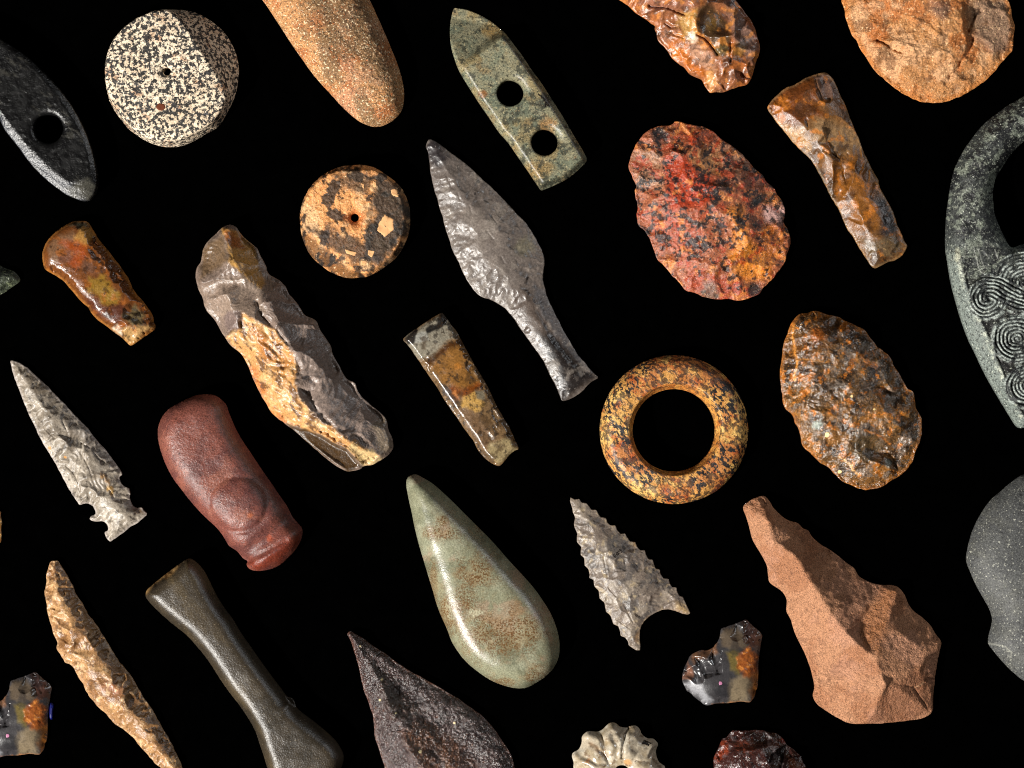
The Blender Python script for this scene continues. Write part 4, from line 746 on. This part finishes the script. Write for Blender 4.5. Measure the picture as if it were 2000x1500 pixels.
a.base((160,122,84)); a.blotch((128,92,58), 30, .48, .7, .85, 1); a.blotch((190,152,108), 26, .56, .78, .75, 2); a.poly([(190,110),(330,360),(560,720),(870,1200),(1000,1450),(880,1300),(700,1000),(420,600),(240,260)], (112,84,54), 10, .7); a.blotch((86,62,40), 14, .64, .8, .6, 4); a.spot(560,930,70,(150,100,72),1,.6); a.blotch((214,182,144), 10, .7, .84, .7, 5); a.mixc(.2 * sst(6, 1, a.d), (200,172,140))
a.build(stone('tan_flint', [((96,66,40), 9, .56, .69, .5), ((216,184,140), 5, .62, .71, .4)], .22, 3.5, .38, .1, ((3,.3),(9,.2)), .55), bot=8)

# ---- waisted polished stone
a = Art('waisted_stone', 'smooth grey-brown polished stone bar flaring at both ends like a bone', 'polished stone', 'U',
    [(350,38),(390,50),(430,85),(470,140),(510,220),(550,300),(600,380),(660,460),(720,560),(790,660),(860,760),(940,870),(1005,955),(1040,1003),(1068,1008),(1090,1035),(1104,1075),(1140,1110),(1220,1170),(1300,1235),(1360,1290),(1400,1340),(1430,1400),(1432,1450),(1415,1500),(1380,1560),(1280,1620),(1150,1650),(1020,1620),(940,1570),(905,1500),(880,1420),(850,1330),(820,1240),(770,1150),(710,1060),(640,970),(570,870),(500,760),(430,670),(340,570),(240,490),(160,420),(90,350),(55,300),(60,260),(90,230),(150,180),(220,125),(290,75)], seed=30, cell=1.8)
d_ = a.d; e1 = 1 - np.clip(d_ / 30, 0, 1)
a.h = 4 + 40 * np.clip(1 - e1 ** 2.6, 0, 1) ** .7 + 3 * a.u; a.h = blur(a.h, 4); a.rough(.8, 40, 3)
nb = segdist(a.X, a.Y, G('U', [(1030,1000),(1075,1005),(1110,1080),(1060,1040)])); a.h = np.where(nb > -1, np.minimum(a.h, 8), a.h)
ch = segdist(a.X, a.Y, G('U', [(60,270),(110,215),(180,165),(240,125)]), False); a.h -= 7 * np.exp(-(ch / 6) ** 2) * (.4 + fbm(a.X, a.Y, 8, 3, 31)); a.h = np.maximum(a.h, 1)
a.base((62,54,43)); a.blotch((50,44,35), 60, .45, .75, .8, 1); a.blotch((98,84,60), 60, .5, .85, .6, 2, 3, 55); a.line([(60,270),(110,215),(180,165),(235,130),(280,90)], (176,140,90), 3.5, .75); a.spot(205,150,30,(96,66,34),1,.8,10,-40); a.build(stone('polished_brown_stone', [((150,134,108), 3.2, .62, .7, .45), ((58,50,40), 4, .6, .7, .45)], .22, 3, .37, .05, ((3,.35),), .65), bot=12, flat=.5)

# ---- dark pointed stone
a = Art('dark_point', 'large dark purplish-brown coarse stone point with a ridged hollow face', 'stone point', 'V',
    [(100,95),(130,65),(160,85),(210,115),(260,140),(340,200),(430,260),(520,320),(600,380),(690,440),(780,500),(860,540),(950,590),(1050,650),(1150,710),(1260,770),(1340,830),(1430,890),(1520,960),(1580,1030),(1650,1110),(1710,1200),(1770,1290),(1820,1380),(1850,1500),(1880,1650),(1800,1850),(1600,1980),(1300,2000),(950,1950),(700,1850),(580,1700),(510,1550),(490,1480),(450,1370),(420,1270),(390,1170),(380,1050),(370,960),(340,870),(310,780),(270,680),(245,560),(220,440),(180,320),(150,210),(115,130)],
    jag=1.0, jl=10, seed=31, cell=1.7)
a.dome(36, 1.5)
r1 = segdist(a.X, a.Y, G('V', [(130,100),(300,350),(480,640),(560,900),(640,1090),(760,1280),(900,1480),(1050,1700)]), False); a.h += 22 * np.exp(-np.abs(r1) / 18) * sst(0, 12, a.d)
v1 = segdist(a.X, a.Y, G('V', [(250,240),(420,480),(600,660),(760,770),(900,940),(1080,1060),(1250,1190),(1450,1450),(1550,1700)]), False); a.h -= 15 * np.exp(-(v1 / 24) ** 2) * sst(2, 22, a.d)
a.flake((520,1000), 40, 260, 200, 4, .4, .1); a.flake((1000,900), 30, 330, 200, 5, .4, .1)
a.h = blur(a.h, 2); a.rough(3.2, 22, 4); a.rough(1.6, 6, 3, 5)
a.base((72,58,56)); a.blotch((96,80,78), 34, .5, .75, .7, 1); a.poly([(240,220),(500,660),(760,780),(900,900),(760,960),(560,960),(480,640)], (66,46,36), 10, .8); a.poly([(660,1080),(900,1000),(1250,1200),(1450,1480),(1500,1600),(960,1560),(760,1260)], (104,68,44), 12, .85); a.blotch((48,36,36), 20, .55, .75, .7, 2)
a.mixc(.5 * sst(7, 1, a.d), (110,70,54))
a.build(stone('dark_basalt', [((30,22,24), 6, .53, .62, .7), ((150,126,120), 4, .6, .67, .6), ((120,74,46), 8, .62, .7, .4)], .3, 3, .26, .08, ((4,1.0),(9,.6)), .9), bot=10)
PALE = plain('pale_grain', (206,190,150), .7, .3)
for i, (x, y, r) in enumerate(((445,775,15),(465,560,15),(240,215,12),(870,1300,20),(615,905,11),(1220,1020,15))): a.inlay('pale_grain', blob(x, y, r, 8, i), PALE)

# ---- green teardrop axe
a = Art('teardrop_axe', 'smooth pale green teardrop stone axe with rust stains', 'stone axe', 'W',
    [(75,60),(110,55),(150,75),(210,110),(270,160),(340,225),(400,285),(460,345),(520,405),(580,465),(640,530),(700,600),(760,665),(820,730),(880,800),(930,870),(980,950),(1015,1030),(1037,1110),(1043,1180),(1035,1250),(1000,1320),(950,1370),(890,1410),(830,1441),(760,1446),(680,1428),(600,1396),(530,1352),(470,1305),(420,1258),(380,1205),(340,1140),(310,1060),(270,970),(240,890),(215,800),(190,720),(160,620),(130,520),(100,400),(80,300),(60,210),(45,120),(52,80)], seed=32, cell=1.8)
a.dome(58, 3.0, 1, .6); a.h = blur(a.h, 2)
a.rough(.5, 30, 3)
a.base((138,138,115)); a.blotch((112,114,94), 60, .45, .72, .8, 1); a.blotch((158,158,136), 44, .55, .8, .7, 2); a.blotch((170,140,120), 50, .6, .8, .45, 3)
rz = np.maximum.reduce([np.exp(-(((a.X - x) / (rx * 1.35)) ** 2 + ((a.Y - y) / (ry * 1.35)) ** 2)) for x, y, rx, ry in [(*G('W', [(290,350)])[0], 9, 14), (*G('W', [(270,430)])[0], 30, 12), (*G('W', [(500,680)])[0], 30, 26), (*G('W', [(410,920)])[0], 20, 40), (*G('W', [(650,1080)])[0], 60, 34), (*G('W', [(780,930)])[0], 18, 16), (*G('W', [(820,1050)])[0], 40, 30), (*G('W', [(300,1000)])[0], 12, 50), (*G('W', [(880,1340)])[0], 20, 16), (*G('W', [(660,1400)])[0], 26, 8), (*G('W', [(540,400)])[0], 8, 10), (*G('W', [(220,780)])[0], 8, 40)]])
a.mixc(.12 * sst(.55, .8, rz * .42 + fbm(a.X, a.Y, 6, 3, 33) * .7), (126,76,28)); a.mixc(.3 * sst(.35, .8, rz * .5 + fbm(a.X, a.Y, 12, 3, 34) * .5), (150,112,66)); a.alpha = np.clip(.1 + rz ** .6, 0, 1) * sst(.22, .6, fbm(a.X, a.Y, 18, 4, 35) * .65 + rz ** .6 * .3)
a.spot(500,940,50,(186,182,156),.8,.8,30)
a.build(stone('pale_greenstone', [((92,58,24), 3.2, .48, .54, .85, 1, 0, 1), ((108,112,94), 3.4, .57, .67, .5), ((190,190,168), 4, .62, .7, .4)], .22, 3, .31, .05, ((3,.2),), .5), bot=10, flat=.5)

# ---- barbed arrowhead
a = Art('barbed_arrowhead', 'grey translucent flint arrowhead with toothed edges and two barbs', 'arrowhead', 'X',
    [(65,50),(100,70),(140,65),(165,100),(205,100),(228,130),(250,160),(295,162),(308,190),(330,225),(380,235),(390,275),(420,300),(465,300),(480,345),(510,375),(550,372),(562,400),(590,440),(640,448),(655,490),(680,520),(725,522),(735,560),(755,600),(795,605),(803,640),(820,685),(855,690),(862,730),(890,770),(935,775),(945,815),(965,848),(1005,850),(1012,890),(1030,925),(1065,935),(1080,975),(1100,1020),(1130,1080),(1110,1092),(1060,1085),(1000,1060),(930,1045),(870,1052),(810,1080),(760,1110),(720,1150),(695,1190),(680,1240),(680,1310),(685,1380),(680,1408),(650,1410),(615,1390),(580,1365),(575,1330),(550,1295),(510,1280),(505,1240),(490,1195),(445,1175),(435,1150),(420,1100),(380,1065),(375,1040),(365,985),(322,950),(320,930),(315,880),(280,845),(275,830),(270,785),(230,765),(235,740),(225,690),(190,655),(190,640),(185,590),(155,560),(155,545),(160,490),(122,450),(120,430),(125,370),(100,320),(95,290),(105,230),(85,180),(75,130),(60,90)],
    jag=.4, jl=5, seed=33, cell=1.35, curve=False, step=2.2)
a.dome(18, 1.4); a.rough(1.0, 30, 3); a.scallop(13, 2.4, 1.5, 40, .12, .04, .1)
a.edge_flakes(40, (14, 34), (10, 22), (.5, 1.6), 16, .35, .35, .09)
a.flake((840,830), 70, 200, 170, 2.5, .3, .8); a.flake((560,560), 110, 160, 130, 3, .9, .2); a.flake((360,580), 70, 210, 80, 2, .5, .3); a.flake((560,1080), -120, 170, 120, 2, .4, .3); a.flake((130,330), 20, 130, 110, 2, .3, .9)
a.edge_flakes(70, (4, 9), (4, 8), (.3, .9), 16, .3, .1, .07)
for p in ([(535,570),(560,575)], [(545,600),(552,680)], [(460,700),(550,690)], [(360,590),(390,760)], [(540,1000),(620,1160)], [(470,1130),(600,1220)], [(400,850),(470,930)]): a.groove(p, 1.4, 2.0)
a.base((122,110,100)); a.blotch((94,88,84), 30, .48, .68, .85, 1); a.blotch((148,136,122), 24, .56, .78, .75, 2); a.spot(470,480,90,(92,88,84),1,.7); a.poly([(680,1200),(760,1100),(870,1040),(1000,1050),(1120,1085),(900,1080),(740,1180),(690,1390),(640,1300)], (132,102,66), 5, .75); a.spot(1060,1030,70,(168,140,96),1,.7,40,40); a.spot(645,460,30,(150,120,72),1,.7)
a.blotch((176,158,128), 10, .68, .82, .6, 4); a.mixc(.3 * sst(6, 1, a.d), (158,142,126)); a.blotch((40,30,24), 6, .76, .84, .8, 5, 1, 0, 4, np.exp(-(((a.X - 1254) / 30) ** 2 + ((a.Y - 1150) / 30) ** 2)))
a.build(stone('translucent_flint', [((96,86,80), 9, .56, .7, .45), ((190,176,158), 5, .63, .72, .35)], .18, 3.5, .44, .08, ((3,.2),(8,.14)), .45), bot=6)
qs = []
def glyph(cx, cy, pts, rot=-40, sz=1.0):
    r = math.radians(rot); f = lambda p: (cx + sz * (p[0] * math.cos(r) - p[1] * math.sin(r)), cy + sz * (p[0] * math.sin(r) + p[1] * math.cos(r)))
    for p, q in zip(pts[:-1], pts[1:]): qs.append(stroke(f(p), f(q), 1.3))
glyph(1199.6, 1085, [(1,-4),(-1.5,-1.5),(-2,1.5),(-.5,3.4),(1.5,2.8),(1.9,1),(.6,-.2),(-1.6,.6)]); glyph(1205.8, 1080.3, [(-.5,-3),(-2,-1),(-1.8,1.6),(0,3),(1.8,1.5),(1.8,-1.4),(.3,-3.1),(-.6,-3)]); glyph(1211.6, 1075.6, [(2,-3.6),(-1.4,-3.4),(-1.6,-.6),(.6,-.9),(2,.8),(1,2.9),(-1.2,3.2)])
a.decal('ink_number', qs, INK)

# ---- brown facetted handaxe
a = Art('brown_handaxe', 'large reddish-brown sandstone handaxe with flat broken facets', 'handaxe', 'Y',
    [(165,62),(200,62),(230,95),(250,130),(300,180),(350,210),(400,225),(430,255),(465,270),(490,310),(540,355),(600,390),(660,435),(710,475),(745,500),(770,545),(830,580),(900,600),(1000,608),(1050,660),(1070,710),(1110,765),(1160,800),(1210,850),(1240,900),(1275,950),(1265,1000),(1250,1080),(1235,1180),(1225,1280),(1220,1370),(1170,1410),(1090,1425),(980,1440),(850,1448),(720,1445),(640,1410),(580,1375),(520,1330),(492,1280),(500,1230),(490,1160),(460,1060),(420,970),(380,890),(360,820),(330,760),(330,690),(300,640),(230,590),(220,550),(210,480),(180,420),(130,340),(110,280),(90,200),(68,140),(75,110),(120,80)],
    jag=.8, jl=10, seed=34, cell=1.8)
V = [(60,110,4),(170,55,8),(215,80,6),(205,200,46),(235,325,52),(370,415,58),(480,600,64),(575,750,70),(660,860,74),(760,960,78),(850,1030,80),(870,1110,82),(915,1190,84),        # 0-12 ridge
     (255,120,4),(400,220,8),(390,335,26),(475,280,4),(600,385,3),(750,500,3),(830,580,3),(900,600,4),(1005,605,20),(860,680,26),(740,880,52),(930,830,50),               # 13-24
     (1060,690,4),(1160,800,3),(1285,950,12),(1180,1010,36),(1120,1110,46),(940,1175,70),(1270,1000,3),(1235,1300,3),(1220,1390,4),(980,1445,3),(800,1455,6),(840,1390,34), # 25-36
     (640,1420,3),(485,1290,3),(500,1200,6),(400,930,4),(350,800,4),(330,700,4),(215,580,4),(200,460,4),(100,270,4),(350,770,14),(570,770,66),(490,1130,10)]                # 37-48
F = [(0,1,3),(1,2,3),(2,13,3),(3,13,14),(3,14,15),(3,15,4),(4,15,5),(14,16,15),(15,16,17),(5,15,17),(5,17,6),(6,17,18),(6,18,19),(6,19,7),(7,19,22),(19,20,22),(20,21,22),(22,8,7),(22,23,8),(23,9,8),(23,10,9),(22,21,24),(22,24,23),(23,24,10),
     (21,25,24),(25,26,24),(24,26,28),(26,27,28),(24,28,29),(24,29,10),(10,29,11),(11,29,30),(11,30,12),(28,27,31),(28,31,29),(29,31,32),(30,29,32),(12,30,36),(30,32,33),(30,33,34),(30,34,36),(36,34,35),
     (12,36,35),(12,35,37),(12,37,38),(12,38,39),(12,39,11),(11,39,48),(11,48,10),(10,48,9),(9,48,40),(9,40,8),(8,40,41),(8,41,46),(8,46,47),(8,47,7),(7,47,6),(6,47,46),(6,46,42),(6,42,43),(6,43,5),(5,43,44),(5,44,4),(4,44,45),(4,45,3),(3,45,0),(46,41,42),(39,40,48)]
a.facets(V, F, soft=3); a.h = np.minimum(a.h, 3 + a.d * 2.2); a.rough(2.2, 40, 4); a.rough(1.2, 9, 3, 3); a.h = blur(a.h, 1)
a.edge_flakes(16, (8, 20), (10, 24), (.6, 2), 16, .2, .1, .03)
a.groove([(470,1080),(530,1160),(545,1260),(590,1350)], 2, 2.5); a.groove([(960,1180),(1080,1210),(1160,1190)], 2, 2); a.groove([(1090,1210),(1150,1300),(1200,1370)], 2.4, 3)
a.base((180,133,101)); a.blotch((160,110,78), 60, .48, .72, .7, 1); a.blotch((184,138,112), 50, .55, .78, .6, 2); a.poly([(780,760),(920,650),(1000,610),(930,830),(870,1000),(780,950)], (160,104,58), 10, .6); a.poly([(920,1200),(1100,1120),(1230,1190),(1220,1370),(1090,1430),(820,1440),(880,1300)], (118,76,52), 8, .6); a.blotch((112,76,58), 16, .7, .84, .35, 3); a.line([(1100,1215),(1160,1190)], (206,166,128), 1.4, .8)  # lower right facet painted darker as the shaded side
a.build(stone('brown_sandstone', [((92,58,42), 3.6, .56, .64, .6), ((208,156,124), 4, .6, .67, .45), ((60,44,40), 5, .66, .7, .6)], .26, 2.8, .72, .08, ((3.2,.9),(8,.6)), .3), bot=8)

# ---- grey stone at the right edge
a = Art('grey_stone', 'smooth round grey speckled stone with a notched side', 'stone', 'Z',
    [(477,55),(400,100),(330,160),(260,220),(200,300),(150,390),(115,490),(95,580),(92,630),(112,690),(150,780),(200,870),(240,940),(263,1010),(258,1060),(245,1110),(238,1180),(280,1240),(340,1310),(400,1370),(477,1430),(600,1480),(760,1470),(920,1370),(1020,1180),(1060,900),(1040,560),(960,280),(820,110),(650,30)], seed=35, jag=.4)  # left outline follows the lit edge; the shaded flank is cut away
a.dome(56, 2.4, 1, .66); a.h = blur(a.h, 1)
un = segdist(a.X, a.Y, G('Z', [(92,630),(112,690),(150,780),(200,870),(240,940),(263,1010),(258,1060),(245,1110),(238,1180),(100,1190),(60,640)])); un = np.full_like(a.X, -9.0)
a.rough(.8, 30, 4)
a.base((86,87,86)); a.blotch((74,75,76), 50, .48, .72, .6, 1); a.blotch((96,96,90), 20, .55, .8, .4, 2); a.mixc(.95 * sst(-1, 2, un), (13,11,8)); a.alpha = 1 - sst(-1, 2, un); a.line([(240,1178),(340,1195),(375,1230),(372,1270)], (150,150,140), 1.2, .8, 1); a.line([(425,240),(420,320)], (56,57,58), 2.2, .8, 1); a.line([(430,163),(470,160)], (40,40,40), 1.5, .9, 1); a.spot(437,188,10,(40,40,40),.6)
a.build(stone('grey_basalt', [((36,36,36), 4, .57, .63, .75), ((176,176,162), 4, .6, .66, .7, 1, 0, 1), ((150,150,140), 8, .64, .71, .6, 1, 0, 1)], .34, 2.8, .6, .08, ((3,.4),), .35), bot=16, flat=.4)

# ---- heart-shaped flint flakes (two alike)
a = Art('flint_flake', 'small heart-shaped black and grey flint flake with orange crust, beside the brown sandstone handaxe', 'flint flake', 'AA',
    [(1075,78),(1130,120),(1200,180),(1260,230),(1300,270),(1335,340),(1325,400),(1310,470),(1300,560),(1280,660),(1275,780),(1275,900),(1265,1060),(1260,1120),(1235,1180),(1220,1270),(1180,1320),(1140,1355),(1060,1345),(950,1345),(830,1365),(720,1370),(620,1375),(540,1395),(480,1400),(420,1380),(350,1320),(270,1260),(240,1220),(170,1180),(130,1110),(100,1020),(98,970),(110,880),(150,780),(190,700),(230,630),(320,580),(400,545),(470,555),(560,520),(600,480),(640,430),(665,380),(680,310),(695,225),(760,195),(850,160),(930,140),(1000,105)],
    jag=.9, jl=5, seed=36, cell=1.15, step=2.2, group='heart-shaped flint flakes')
a.dome(22, 1.9); a.rough(1, 30, 2)
a.flake((560,520), 80, 420, 260, 4, .6, .5, .05); a.flake((240,680), 25, 380, 300, 4, .5, .5, .05); a.flake((120,960), -15, 300, 260, 3, .4, .3, .05); a.flake((900,140), 70, 250, 230, 3, .6, .3, .06); a.flake((1250,240), 150, 280, 190, 3, .6, .6, .06); a.flake((1120,110), 110, 220, 160, 2.5, .6, .2, .06)
a.edge_flakes(30, (4, 10), (4, 10), (.4, 1.3), 20, .4, .1, .06)
a.groove([(320,980),(440,920),(560,895)], 1.3, 2); a.groove([(700,560),(700,700),(640,860)], 1.6, 2.5)
a.base((62,60,62)); a.poly([(700,220),(900,170),(1060,300),(1100,500),(900,560),(720,480),(670,330)], (92,80,66), 5, .9); a.poly([(1000,110),(1100,90),(1300,280),(1300,470),(1150,460),(1030,300)], (72,48,40), 4, .9); a.poly([(780,560),(960,520),(960,940),(820,860)], (112,98,52), 5, .85); a.poly([(860,980),(1100,940),(1180,1080),(1060,1330),(800,1340)], (128,114,92), 7, .9); a.poly([(1120,930),(1260,900),(1240,1200),(1140,1340),(1160,1080)], (146,92,36), 5, .85)
a.poly([(230,640),(420,560),(640,440),(640,600),(420,680),(280,800)], (120,86,62), 4, .8); a.poly([(110,880),(200,720),(260,860),(260,1010),(110,1010)], (140,100,80), 4, .85); a.poly([(110,1040),(320,1010),(420,1200),(560,1330),(480,1400),(250,1230)], (160,160,164), 5, .8); a.poly([(560,1360),(1140,1310),(1140,1350),(830,1368),(560,1395)], (176,122,80), 3, .85); a.blotch((34,34,38), 26, .55, .75, .5, 2)  # pale grey lower left corner is a highlight put into the colour
cr = (a.X - G('AA', [(1100, 730)])[0][0]) ** 2 / 19 ** 2 + (a.Y - G('AA', [(1100, 730)])[0][1]) ** 2 / 26 ** 2
cm = sst(1.7, .5, cr + (fbm(a.X, a.Y, 8, 3, 61) - .5) * .8); a.h += cm * (fbm(a.X, a.Y, 5.5, 3, 62) * 1.6); a.mixc(.9 * cm, (158,92,42)); a.blotch((116,60,28), 7, .5, .75, .7, 9, 1, 0, 3, cm); a.blotch((210,140,70), 7, .62, .8, .6, 10, 1, 0, 3, cm)
pass
f1 = a.build(stone('dark_flint', [((24,23,26), 12, .54, .74, .35)], .12, 4, .3, .06, ((5,.1),), .55, .1), bot=5)
a.inlay('pink_spot', blob(678, 1045, 34, 6, 2), plain('pink_spot', (176, 112, 146), .4, .5), lift=.4)
f2 = f1.copy(); COL.objects.link(f2)
for ch in list(f1.children):
    c2 = ch.copy(); COL.objects.link(c2); c2.parent = f2
f2.location.x += -1386.5 * S; f2.location.y -= 102.1 * S
f2['label'] = 'small heart-shaped black and grey flint flake with orange crust, beside the tan flint knife'
bm_ = plain('deep_blue', (6, 14, 84), .5, .3)  # deep blue for a small raised dab at the flake edge
def add_blue_dab(parent, x, y, w, h):
    P = resample(np.array([(x - w / 2, y - h / 2), (x + w / 2, y - h / 2 + 2), (x + w / 2 - 1, y), (x + w / 2 - 2, y + h / 2), (x - w / 2 - 1, y + h / 2 - 3)]), True, 2.5)
    n = len(P); c = P.mean(0); V, F = [], []
    for sc, z in ((1, 0), (1, 3), (.8, 6), (.4, 7.5)):
        for p in P: q = c + (p - c) * sc; V.append(((q[0] - 1000) * S - parent.location.x, (750 - q[1]) * S - parent.location.y, z * S))
    for r in range(3):
        for i in range(n): F.append((r * n + i, (r + 1) * n + i, (r + 1) * n + (i + 1) % n, r * n + (i + 1) % n))
    F.append(tuple(3 * n + i for i in range(n))[::-1]); F.append(tuple(range(n)))
    me = bpy.data.meshes.new('blue_dab'); me.from_pydata(V, [], F); me.materials.append(bm_)
    o = bpy.data.objects.new('blue_dab', me); COL.objects.link(o); o.parent = parent; o['label'] = 'small raised blue dab at the flake edge'
add_blue_dab(f2, 101.5, 1389, 6.5, 30)

# ---- scalloped ring
up = [(180,1000),(185,900),(160,820),(155,770),(180,720),(270,670),(310,600),(330,520),(330,450),(370,390),(440,345),(540,350),(620,350),(700,310),(760,250),(820,200),(880,188),(940,205),(985,250),(1050,275),(1130,280),(1180,255),(1260,240),(1320,265),(1365,320),(1385,380),(1430,430),(1500,470),(1590,475),(1650,520),(1685,580),(1660,640),(1645,700),(1660,800),(1700,890),(1760,935),(1805,970),(1812,1030)]
cc = (1012, 1075)
a = Art('scalloped_bead', 'cream polished stone bead with scalloped star-like rim and central hole', 'bead', 'AC',
    up + [(2 * cc[0] - x, 2 * cc[1] - y) for x, y in up], holes=[(1213.8, 1508, 16)], seed=37, cell=1.3)
a.dome(26, 2.0, 1, .7)
gx, gy = 1211.3, 1508.2
lob = [np.degrees(np.arctan2(1075 - y, x - cc[0])) for x, y in ((160,760),(360,390),(880,188),(1260,240),(1660,560),(1800,980))]; lob += [l + 180 for l in lob]
th = np.degrees(np.arctan2(gy - a.Y, a.X - gx)); rr = np.hypot(a.X - gx, a.Y - gy)
rd = np.zeros_like(a.X)
th = th + (fbm(a.X, a.Y, 30, 2, 44) - .5) * 26
for li, l in enumerate(lob):
    dl = (th - l + 180) % 360 - 180; rd = np.maximum(rd, np.exp(-(dl * rr / 57.3 / (15 + 5 * (li % 2))) ** 2) * (1, .8, .95, 1.15, .7, .9)[li % 6])
a.h = a.h * (.8 + .2 * rd) + 9 * rd * sst(20, 50, rr) * sst(0, 14, a.d); a.h -= 6 * np.exp(-a.hd[0] / 5)
a.groove([(1150,290),(1080,420),(1035,600),(1035,790)], 2.2, 8); a.groove([(640,660),(740,760),(800,880)], 3, 4); a.groove([(1290,840),(1370,870),(1450,850)], 1.5, 2.5); a.h = blur(a.h, 2); a.rough(.8, 14, 3)
a.base((186,174,154)); a.blotch((160,144,118), 30, .5, .72, .8, 1); a.blotch((206,198,182), 24, .55, .78, .7, 2); a.line([(480,560),(640,680),(760,800)], (120,86,54), 4, .6); a.spot(790,530,60,(136,112,70),1,.6); a.spot(430,850,40,(190,130,80),1,.7); a.spot(1140,870,60,(214,160,96),1,.7); a.spot(720,930,30,(120,90,30),1,.8); a.line([(1290,840),(1370,870),(1450,850)], (70,44,26), 1.2, .8); a.line([(1150,290),(1080,420),(1030,780)], (60,40,26), 1.5, .75); a.blotch((110,84,60), 9, .72, .84, .6, 5)
a.build(stone('cream_stone', [((140,122,96), 9, .58, .7, .4), ((220,212,196), 7, .62, .72, .4)], .12, 4, .28, .06, ((5,.1),), .55, .2), bot=6)
def m30(*p): return [(1240 + x / 30, 1420 + y / 30) for x, y in p]
a.decal('ink_mark', [m30((480,760),(850,960),(800,1070),(420,880)), m30((530,690),(960,900),(930,945),(520,730))], INK)

# ---- dark red stone at the bottom edge
a = Art('dark_red_flint', 'dark glossy red-black knapped stone with sharp angular edges', 'knapped stone', 'AD',
    [(130,909),(125,740),(160,650),(200,570),(240,470),(270,400),(340,360),(400,310),(450,240),(520,235),(640,250),(760,240),(900,230),(1000,240),(1100,270),(1230,290),(1300,330),(1370,400),(1450,510),(1540,570),(1590,620),(1660,680),(1700,760),(1720,830),(1760,909),(1750,1200),(1600,1500),(1200,1700),(700,1650),(300,1450),(150,1150)],
    jag=1.2, jl=7, seed=38, cell=1.5)
a.dome(44, 1.4); a.rough(3, 30, 3); a.scallop(26, 7, 1.4, None, .16, 0, .1)
a.flake((900,230), 85, 270, 430, 6, .4, .2); a.flake((1450,520), 130, 480, 420, 9, .4, .3); a.flake((450,250), 70, 500, 380, 4, .3, .3); a.flake((160,650), 20, 280, 300, 4, .4, .4); a.flake((1680,760), 150, 300, 300, 5, .4, .3)
a.edge_flakes(24, (10, 28), (10, 26), (.8, 2.6), 20, .4, .2); a.edge_flakes(30, (5, 12), (5, 11), (.5, 1.5), 20, .4, .1); a.rough(1.4, 8, 3, 4)
a.base((70,42,38)); a.poly([(130,760),(280,400),(400,380),(390,600),(260,790),(160,820)], (130,58,34), 4, .85); a.poly([(480,450),(850,440),(780,640),(520,600)], (110,56,38), 6, .7); a.poly([(660,250),(1250,290),(1300,340),(1000,470),(860,470)], (26,12,10), 4, .9); a.poly([(950,520),(1450,520),(1480,700),(1400,909),(1100,909)], (16,8,8), 5, .92); a.poly([(1440,909),(1500,730),(1700,850),(1760,909)], (110,58,24), 4, .85); a.spot(1350,430,60,(150,70,62),1,.8,24,50); a.blotch((120,108,108), 10, .66, .78, .6, 3)
a.build(stone('red_black_stone', [((20,14,16), 7, .54, .64, .6), ((150,70,44), 6, .64, .72, .45), ((160,150,150), 4, .68, .74, .4)], .3, 3, .24, .08, ((4,.5),(9,.3)), .65), bot=8)

# ---- green stone tip and tan sliver at the left edge
a = Art('green_stone_tip', 'dark green speckled stone tip pointing out beside the amber adze', 'stone tool', 'AE',
    [(0,275),(60,310),(130,345),(210,380),(260,395),(340,420),(400,440),(450,480),(500,530),(550,590),(590,650),(600,700),(585,740),(520,800),(420,870),(320,940),(250,990),(180,1045),(100,1100),(40,1130),(0,1150),(-300,1250),(-900,1300),(-1500,1000),(-1600,500),(-1200,100),(-500,80)], seed=39, cell=1.2, jag=.5, jl=5)
a.dome(22, 1.8); lw = segdist(a.X, a.Y, G('AE', [(600,690),(470,660),(330,790),(220,880),(0,1010)]), False); a.h = np.where(a.Y > np.interp(a.X, G('AE', [(0,1010),(330,790),(600,690)])[:, 0], G('AE', [(0,1010),(330,790),(600,690)])[:, 1]), a.h * .8, a.h); a.rough(1.6, 8, 3)
a.base((66,72,58)); a.blotch((36,40,34), 14, .5, .68, .8, 1); a.blotch((140,148,116), 7, .64, .76, .8, 2)
a.build(stone('green_speckled_stone', [((26,30,24), 4, .53, .6, .7), ((170,178,146), 4, .62, .68, .7)], .3, 2.6, .5, .1, ((3,.6),), .45), bot=6)
a = Art('tan_flint_edge', 'tan banded flint edge below the notched arrowhead base', 'flint tool', 'AF',
    [(0,380),(20,480),(35,580),(55,680),(58,730),(40,780),(35,870),(45,990),(40,1100),(30,1180),(0,1235),(-300,1330),(-700,1250),(-1000,900),(-900,500),(-400,300)], seed=40, cell=1.2, jag=.5, jl=5)
a.dome(14, 1.8); a.edge_flakes(16, (6, 14), (6, 12), (.5, 1.5), 14, .4, .2); a.base((190,150,100)); a.blotch((150,100,50), 10, .5, .7, .8, 1)
a.build(stone('tan_banded_flint', [((130,90,50), 7, .56, .68, .5)], .2, 3, .4, .08, ((3,.3),), .5), bot=5)
